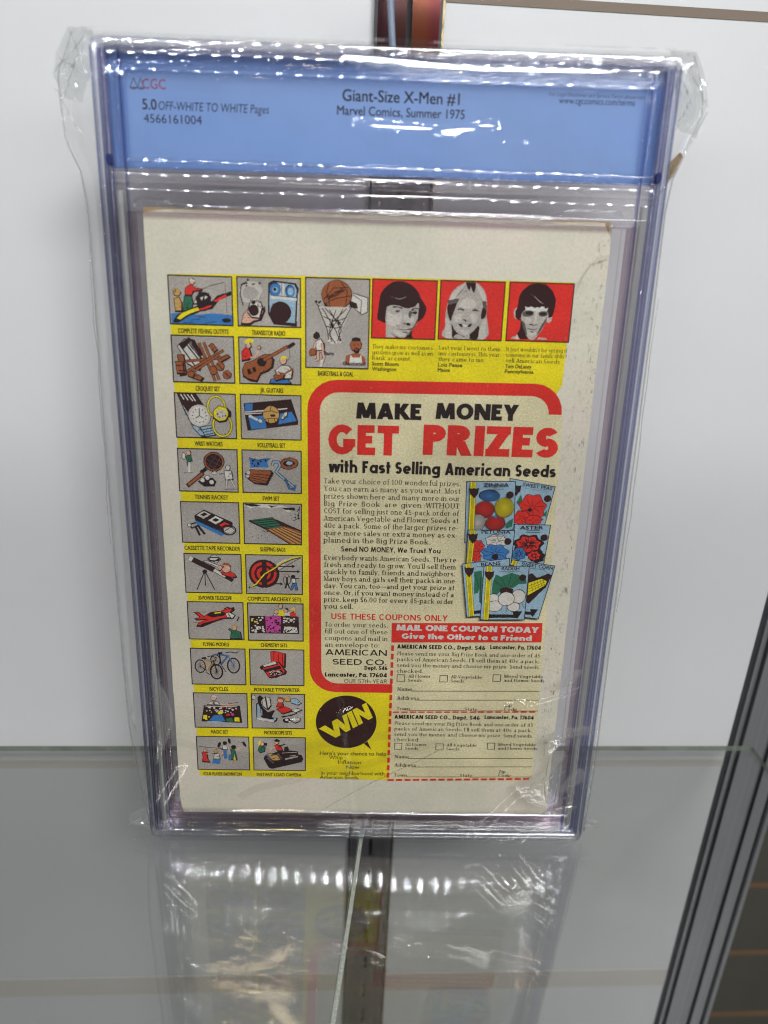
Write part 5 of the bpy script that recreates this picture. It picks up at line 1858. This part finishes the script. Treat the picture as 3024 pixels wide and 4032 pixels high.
para(['Everybody wants American Seeds. They\'re', 'fresh and ready to grow. You\'ll sell them', 'quickly to family, friends and neighbors.', 'Many boys and girls sell their packs in one', 'day. You can, too\u2014and get your prize at',
      'once. Or, if you want money instead of a', 'prize, keep $6.00 for every 45-pack order', 'you sell.~'], 2.56, 4.69, -5.205, 0.1225, 0.128)
P.build('body_text', back)
P = Print(0.0040)
P.text('USE THESE COUPONS ONLY', FUT_M, 2.68, -6.262, 0.150, 'r', 4.61)
para(['To order your seeds,', 'fill out one of these', 'coupons and mail in', 'an envelope to:~'], 2.575, 3.62, -6.40, 0.124, 0.128)
P.text('AMERICAN', EXT, 2.59, -6.925, 0.155, 'k', 3.62)
P.text('SEED CO.', EXT, 2.71, -7.105, 0.155, 'k', 3.62)
P.text('Dept. 546', FUT_H, 3.25, -7.195, 0.098, 'k', 3.64)
P.text('Lancaster, Pa. 17604', FUT_H, 2.58, -7.335, 0.108, 'k', 3.635)
P.text('OUR 57th YEAR', FUT_L, 2.91, -7.455, 0.112, 'k', 3.64)
P.build('address_text', back)

# coupons
P = Print(0.0040)
P.poly([(3.685, -6.315), (6.205, -6.265), (6.22, -6.625), (3.69, -6.675)], 'r')
P.text('MAIL ONE COUPON TODAY', FUT_X, 3.765, -6.448, 0.150, 'w', 6.15)
P.text('Give the Other to a Friend', FUT_X, 3.86, -6.600, 0.138, 'w', 6.05)
P.build('coupon_banner', back)
def coupon(y0, xr, k):
    P = Print(0.0040)
    P.text('AMERICAN SEED CO., Dept. 546', FUT_H, 3.79, y0, 0.105, 'k', 5.28); P.text('Lancaster, Pa. 17604', FUT_H, 5.36, y0 + 0.02, 0.105, 'k', xr)
    L = ['Please send me your Big Prize Book and one order of 45', 'packs of American Seeds. I\'ll sell them at 40\u00a2 a pack,', 'send you the money and choose my prize. Send seeds', 'checked.~']
    for i, s in enumerate(L):
        e = s.endswith('~')
        P.text(s.rstrip('~'), ROMAN, 3.80, y0 - 0.125 - 0.11 * i, 0.105, 'k', None if e else xr, not e)
    yb = y0 - 0.62
    for xx, s1, s2, dy in ((3.81, 'All Flower', 'Seeds', 0.0), (4.54, 'All Vegetable', 'Seeds', 0.0), (5.45, 'Mixed Vegetable', 'and Flower Seeds', 0.03)):
        P.line([(xx, yb + dy), (xx + 0.13, yb + dy), (xx + 0.13, yb + dy + 0.125), (xx, yb + dy + 0.125)], 0.010, 'k', True)
        P.text(s1, ROMAN, xx + 0.19, yb + dy + 0.075, 0.086, 'k'); P.text(s2, ROMAN, xx + 0.19, yb + dy - 0.005, 0.086, 'k')
    for i, s in enumerate(['Name', 'Address']):
        yy = y0 - 0.80 - 0.175 * i
        P.text(s, ROMAN, 3.825, yy, 0.10, 'k')
        P.line([(4.06 + 0.08 * i, yy - 0.005), (xr + 0.05, yy + 0.03)], 0.009, 'k')
    yy = y0 - 1.185
    P.text('Town', ROMAN, 3.825, yy, 0.095, 'k'); P.line([(4.05, yy - 0.005), (5.0, yy + 0.01)], 0.009, 'k')
    P.text('State', ROMAN, 5.0, yy + 0.01, 0.095, 'k'); P.line([(5.17, yy + 0.008), (5.68, yy + 0.02)], 0.009, 'k')
    P.text('Zip', ROMAN, 5.69, yy + 0.10, 0.095, 'k'); P.text('Code', ROMAN, 5.69, yy + 0.02, 0.095, 'k'); P.line([(5.86, yy + 0.02), (xr + 0.06, yy + 0.028)], 0.009, 'k')
    return P
P = coupon(-6.785, 6.22, 0)
for k in range(17):
    a = -6.72 - 0.158 * k
    xx = 3.715 + 0.0 * k
    P.poly([(xx - 0.022, a), (xx + 0.022, a), (xx + 0.022, a - 0.105), (xx - 0.022, a - 0.105)], 'r') if a > -9.35 else None
for k in range(17):
    xa = 3.76 + 0.148 * k
    ya = -8.02 + 0.045 * (xa - 3.76) / 2.45
    P.poly([(xa, ya), (xa + 0.105, ya + 0.002), (xa + 0.105, ya + 0.026), (xa, ya + 0.024)], 'r')
P.build('coupon', back)
P = coupon(-8.145, 6.22, 1)
for k in range(17):
    xa = 3.71 + 0.152 * k
    ya = -9.425 + 0.06 * (xa - 3.71) / 2.5
    P.poly([(xa, ya), (xa + 0.11, ya + 0.003), (xa + 0.11, ya + 0.043), (xa, ya + 0.04)], 'r')
P.build('coupon', back)

# round badge and the lines under it
P = Print(0.0040)
P.ell(2.955, -8.23, 0.528, 0.528, 't', 48)
P.poly([(3.27, -8.66), (3.41, -8.79), (3.33, -8.61)], 't')
ca, sa = math.cos(math.radians(33)), math.sin(math.radians(33))
def rot(x, y): return (2.955 + x * ca - y * sa, -8.24 + x * sa + y * ca)
for seg in ([(-0.47, 0.15), (-0.34, 0.15), (-0.27, -0.03), (-0.20, 0.15), (-0.09, 0.15), (-0.04, -0.03), (0.01, 0.15), (0.10, 0.15), (-0.01, -0.16), (-0.11, -0.16), (-0.15, 0.0), (-0.22, -0.16), (-0.32, -0.16)],
            [(0.11, 0.155), (0.205, 0.155), (0.14, -0.16), (0.04, -0.16)],
            [(0.225, 0.155), (0.31, 0.155), (0.385, -0.01), (0.415, 0.155), (0.505, 0.155), (0.445, -0.16), (0.355, -0.16), (0.275, 0.02), (0.245, -0.16), (0.16, -0.16)]):
    P.poly([rot(x, y) for x, y in seg], 'y')
P.build('win_badge', back)
P = Print(0.0040)
font_ink(P, "Here's your chance to help", 2.50, 3.67, -8.905, 0.082, 'k', 0.014)
for s, x0, x1, y in (('Whip', 2.66, 2.90, -8.99), ('Inflation', 2.82, 3.23, -9.085), ('Now', 2.97, 3.20, -9.185), ('in your neighborhood with', 2.52, 3.65, -9.315), ('American Seeds.', 2.50, 3.20, -9.405)):
    font_ink(P, s, x0, x1, y, 0.082, 'k', 0.002)
P.build('slogan_text', back)

# fan of seed packets (one flat printed picture each)
def zp(zx, zy): return (4.78 + (zx - 270) / 803 + 0.13 * (zy - 140) / 1800, -3.84 - (zy - 140) / 760 + 0.02 * (zx - 270) / 620)
PZ = 0.004
def packet(ops, text, ty, tx0, tx1, rotd=0.0):
    global PZ
    P = Print(PZ); P.rough = 0.006
    for ln in ops.strip().splitlines():
        tk = ln.replace(',', ' ').split()
        if not tk: continue
        k, c, v = tk[0], tk[1], [float(q) for q in tk[2:]]
        if k in 'po':
            pp = [zp(v[i], v[i + 1]) for i in range(0, len(v), 2)]
            P.poly(pp, c)
            if k == 'o': P.line(pp, 0.012, 'k', True)
        elif k in 'eq':
            cc = zp(v[0], v[1])
            if k == 'q': P.ell(cc[0], cc[1], v[2] / 803 + 0.010, v[3] / 760 + 0.010, 'k')
            P.ell(cc[0], cc[1], v[2] / 803, v[3] / 760, c)
        elif k == 'l': P.line([zp(v[i], v[i + 1]) for i in range(1, len(v), 2)], v[0] / 780, c)
        elif k == 'z':     # flower head of scales: cx cy rx ry
            cc = zp(v[0], v[1]); rx, ry = v[2] / 803, v[3] / 760
            P.ell(cc[0], cc[1], rx + 0.012, ry + 0.012, 'k')
            for rg in range(1, 6):
                n = 3 + rg * 4
                for i in range(n):
                    t = 2 * math.pi * (i + 0.5 * (rg % 2)) / n; rr_ = (rg - 0.4) / 5
                    P.ell(cc[0] + rx * rr_ * math.cos(t), cc[1] + ry * rr_ * math.sin(t), rx * 0.105, ry * 0.075, c, 7, t)
        elif k == 'u':     # ruffled petals: seed cx cy rx ry n
            rnd = random.Random(int(v[0])); cc = zp(v[1], v[2]); n = int(v[5])
            pp = [(cc[0] + v[3] / 803 * (1 + 0.10 * math.sin(7 * t) + rnd.uniform(-0.06, 0.06)) * math.cos(t), cc[1] + v[4] / 760 * (1 + 0.10 * math.sin(7 * t)) * math.sin(t)) for t in [2 * math.pi * i / 40 for i in range(40)]]
            P.poly(pp, c); P.line(pp, 0.009, 'k', True)
            for i in range(n):
                t = 2 * math.pi * i / n + rnd.uniform(-0.2, 0.2); e = rnd.uniform(0.5, 0.95)
                P.line([(cc[0] + 0.02 * math.cos(t), cc[1] + 0.02 * math.sin(t)), (cc[0] + v[3] / 803 * e * 0.6 * math.cos(t + 0.1), cc[1] + v[4] / 760 * e * 0.6 * math.sin(t + 0.1)), (cc[0] + v[3] / 803 * e * math.cos(t), cc[1] + v[4] / 760 * e * math.sin(t))], 0.008, 'k')
        elif k == 's':     # yellow side stripes: x0 y0 x1 y1 (centre line)
            a, b = zp(v[0], v[1]), zp(v[2], v[3])
            P.line([a, b], 0.094, 'k'); P.line([a, b], 0.084, 'y')
            for q in (-0.016, 0.0, 0.016): P.line([(a[0] + q, a[1]), (b[0] + q, b[1])], 0.006, 'k')
        elif k == 'h':     # shield: cx cy
            x, y = v; pp = [zp(x - 65, y - 50), zp(x - 25, y - 40), zp(x, y - 48), zp(x + 25, y - 40), zp(x + 65, y - 50), zp(x + 52, y + 20), zp(x, y + 85), zp(x - 52, y + 20)]
            P.poly(pp, c)
    if text:
        vs, fs = font_mesh(text, 0.02); mx = max(v.x for v in vs)
        a, b = zp(tx0, ty), zp(tx1, ty + rotd)
        L_ = math.hypot(b[0] - a[0], b[1] - a[1]); dx, dy = (b[0] - a[0]) / L_, (b[1] - a[1]) / L_
        P.mb.add([(a[0] + v.x / mx * L_ * dx - v.y * 0.085 * dy, a[1] + v.x / mx * L_ * dy + v.y * 0.085 * dx, P.z) for v in vs],
                 [tuple(reversed(f)) if (vs[f[1]] - vs[f[0]]).cross(vs[f[2]] - vs[f[0]]).z < 0 else f for f in fs], INK_KEYS.index('k'))
        P.z += 0.0005
    P.build('seed_packet_picture', back)
    PZ = P.z + 0.0001
packet('''o c 815,105 1392,210 1280,690 860,690
h k 900,240
p g 900,400 960,300 980,380 930,440
p g 1240,560 1300,500 1290,590
u r 2 1110,470 165,165 9
u r 5 980,600 110,90 5
u r 8 1130,630 110,60 4
e k 1080,500 30,24
e t 1302,358 48,44
l k 3 1000,225 1310,270''', 'SWEET PEAS', 200, 975, 1350, 55)
packet('''o c 270,140 888,142 882,745 250,920
e k 560,320 132,74
z b 560,318 128,68
z y 748,470 118,122
z r 500,490 120,100
z w 420,650 85,100
z r 640,660 120,90
p b 610,570 640,540 650,600
p g 770,660 865,590 850,700 780,720
s y 350,140 330,745
h t 362,265
e t 816,303 48,44
l k 5 590,215 680,215
l k 5 540,238 730,238''', 'ZINNIA', 200, 480, 800)
packet('''o c 885,675 1350,685 1280,1200 860,1150
u t 3 1070,940 190,130 30
u r 6 1070,930 150,100 46
u t 8 1190,1090 95,80 20
u r 9 1150,1080 80,60 20
u b 4 950,1050 85,80 16
e t 1270,843 48,44
l k 5 1040,745 1210,750
l k 5 1030,772 1220,776''', 'ASTER', 735, 955, 1255)
packet('''o c 288,740 888,750 850,1200 262,1200
u w 4 660,880 140,75 8
u r 6 420,960 75,85 7
u r 8 400,1090 60,70 5
u b 3 640,1040 170,110 9
e k 640,1090 44,38
s y 350,745 305,1190
h t 352,835
e t 802,890 46,44
l k 5 590,800 690,800
l k 5 550,822 740,826''', 'PETUNIA', 790, 455, 835)
packet('''o c 215,1180 830,1110 830,1860 280,1900
p g 370,1280 470,1270 480,1420 420,1570 370,1580
p g 440,1360 480,1350 470,1720 440,1690
l k 6 380,1300 440,1500
l k 6 460,1360 455,1700
p k 375,1810 480,1800 480,1850 375,1860
s y 290,1180 345,1890
h t 308,1275
l k 5 400,1220 760,1195''', 'BEANS', 1212, 458, 715, -20)
packet('''o c 870,1130 1425,1212 1235,1930 1000,1900
p t 1070,1330 1130,1310 1200,1370 1300,1330 1390,1330 1330,1480 1100,1720 1060,1690
p g 1070,1380 1180,1380 1260,1350 1100,1440
p k 1080,1380 1320,1350 1320,1500 1080,1650
p y 1085,1440 1260,1385 1325,1420 1310,1470 1080,1610
l k 5 1085,1480 1290,1400
l k 5 1085,1520 1310,1425
l k 5 1085,1560 1315,1450
l k 4 1120,1430 1150,1560
l k 4 1160,1418 1190,1545
l k 4 1200,1405 1230,1520
l k 4 1240,1395 1270,1500
l k 4 1275,1390 1300,1480
e t 1335,1360 46,46
p k 1050,1820 1130,1830 1120,1790 1230,1800 1160,1900 1130,1870 1050,1870
s y 905,1140 880,1200
l k 5 1100,1240 1290,1262''', 'SWEET CORN', 1205, 985, 1395, 60)
packet('''o c 500,1210 1090,1215 1048,1940 460,1935
p g 610,1440 650,1320 720,1350 800,1320 860,1300 960,1330 1050,1390 1060,1440 960,1450 880,1500 760,1500 680,1580 600,1600
l k 6 720,1350 790,1490
l k 6 860,1320 820,1480
l k 6 980,1360 850,1490
l k 6 640,1400 760,1500
p t 710,1510 800,1490 890,1520 880,1590 800,1580 720,1590
q w 960,1620 90,90
q w 630,1660 80,75
q w 650,1750 95,70
q w 900,1760 80,60
q w 800,1650 105,90
l k 6 800,1740 805,1830
l k 5 1000,1700 1045,1780
p k 580,1860 900,1865 890,1820 1020,1820 960,1920 920,1910 570,1910
s y 570,1212 535,1935
h t 572,1325
e t 1008,1365 48,44
l k 5 690,1280 990,1280
l k 5 770,1300 900,1300''', 'RADISH', 1265, 725, 960)

# worn folds and rubbed marks in the cover
P = Print(0.010)
rnd = random.Random(11)
a, b = (2.62, -10.02), (4.62, -8.72)
for k in range(150):
    t = k / 150 + rnd.uniform(-0.004, 0.004)
    if rnd.random() < 0.25: continue
    x = a[0] + (b[0] - a[0]) * t; y = a[1] + (b[1] - a[1]) * t + 0.03 * math.sin(t * 5)
    s = rnd.uniform(0.008, 0.02); w_ = rnd.uniform(0.003, 0.008)
    P.line([(x - s, y - s * 0.65 + rnd.uniform(-0.006, 0.006)), (x + s, y + s * 0.65)], w_, rnd.choice(['x', 'x', 'd', 'h']))
for k in range(70):                      # scuffs along the spine side
    y = -rnd.uniform(0.1, 10.0); x = 6.56 - abs(rnd.gauss(0, 0.09)) if rnd.random() < 0.75 else rnd.uniform(6.1, 6.5)
    l_ = rnd.uniform(0.01, 0.07); P.line([(x, y), (x + rnd.uniform(-0.01, 0.01), y - l_)], rnd.uniform(0.003, 0.009), rnd.choice(['x', 'x', 'h', 'd']))
for k in range(40):                       # fine scratches in the red and yellow
    x, y = rnd.uniform(2.4, 6.1), -rnd.uniform(2.2, 9.0); an = rnd.uniform(0, 3.1); l_ = rnd.uniform(0.02, 0.09)
    P.line([(x, y), (x + l_ * math.cos(an), y + l_ * math.sin(an))], 0.004, rnd.choice(['o', 'p', 'x']))
P.build('worn_fold', back)
# hair-fine scratch on the case
mb = MB(BASE)
mb.tube([(6.62, -0.42, 0.09), (6.45, -0.47, 0.09), (6.33, -0.58, 0.09), (6.24, -0.75, 0.09), (6.18, -0.95, 0.09)], 0.005, 5)
mb.build('scratch', plain('fine_scratch', (0.45, 0.43, 0.40), 0.5), case)
bpy.context.view_layer.update()
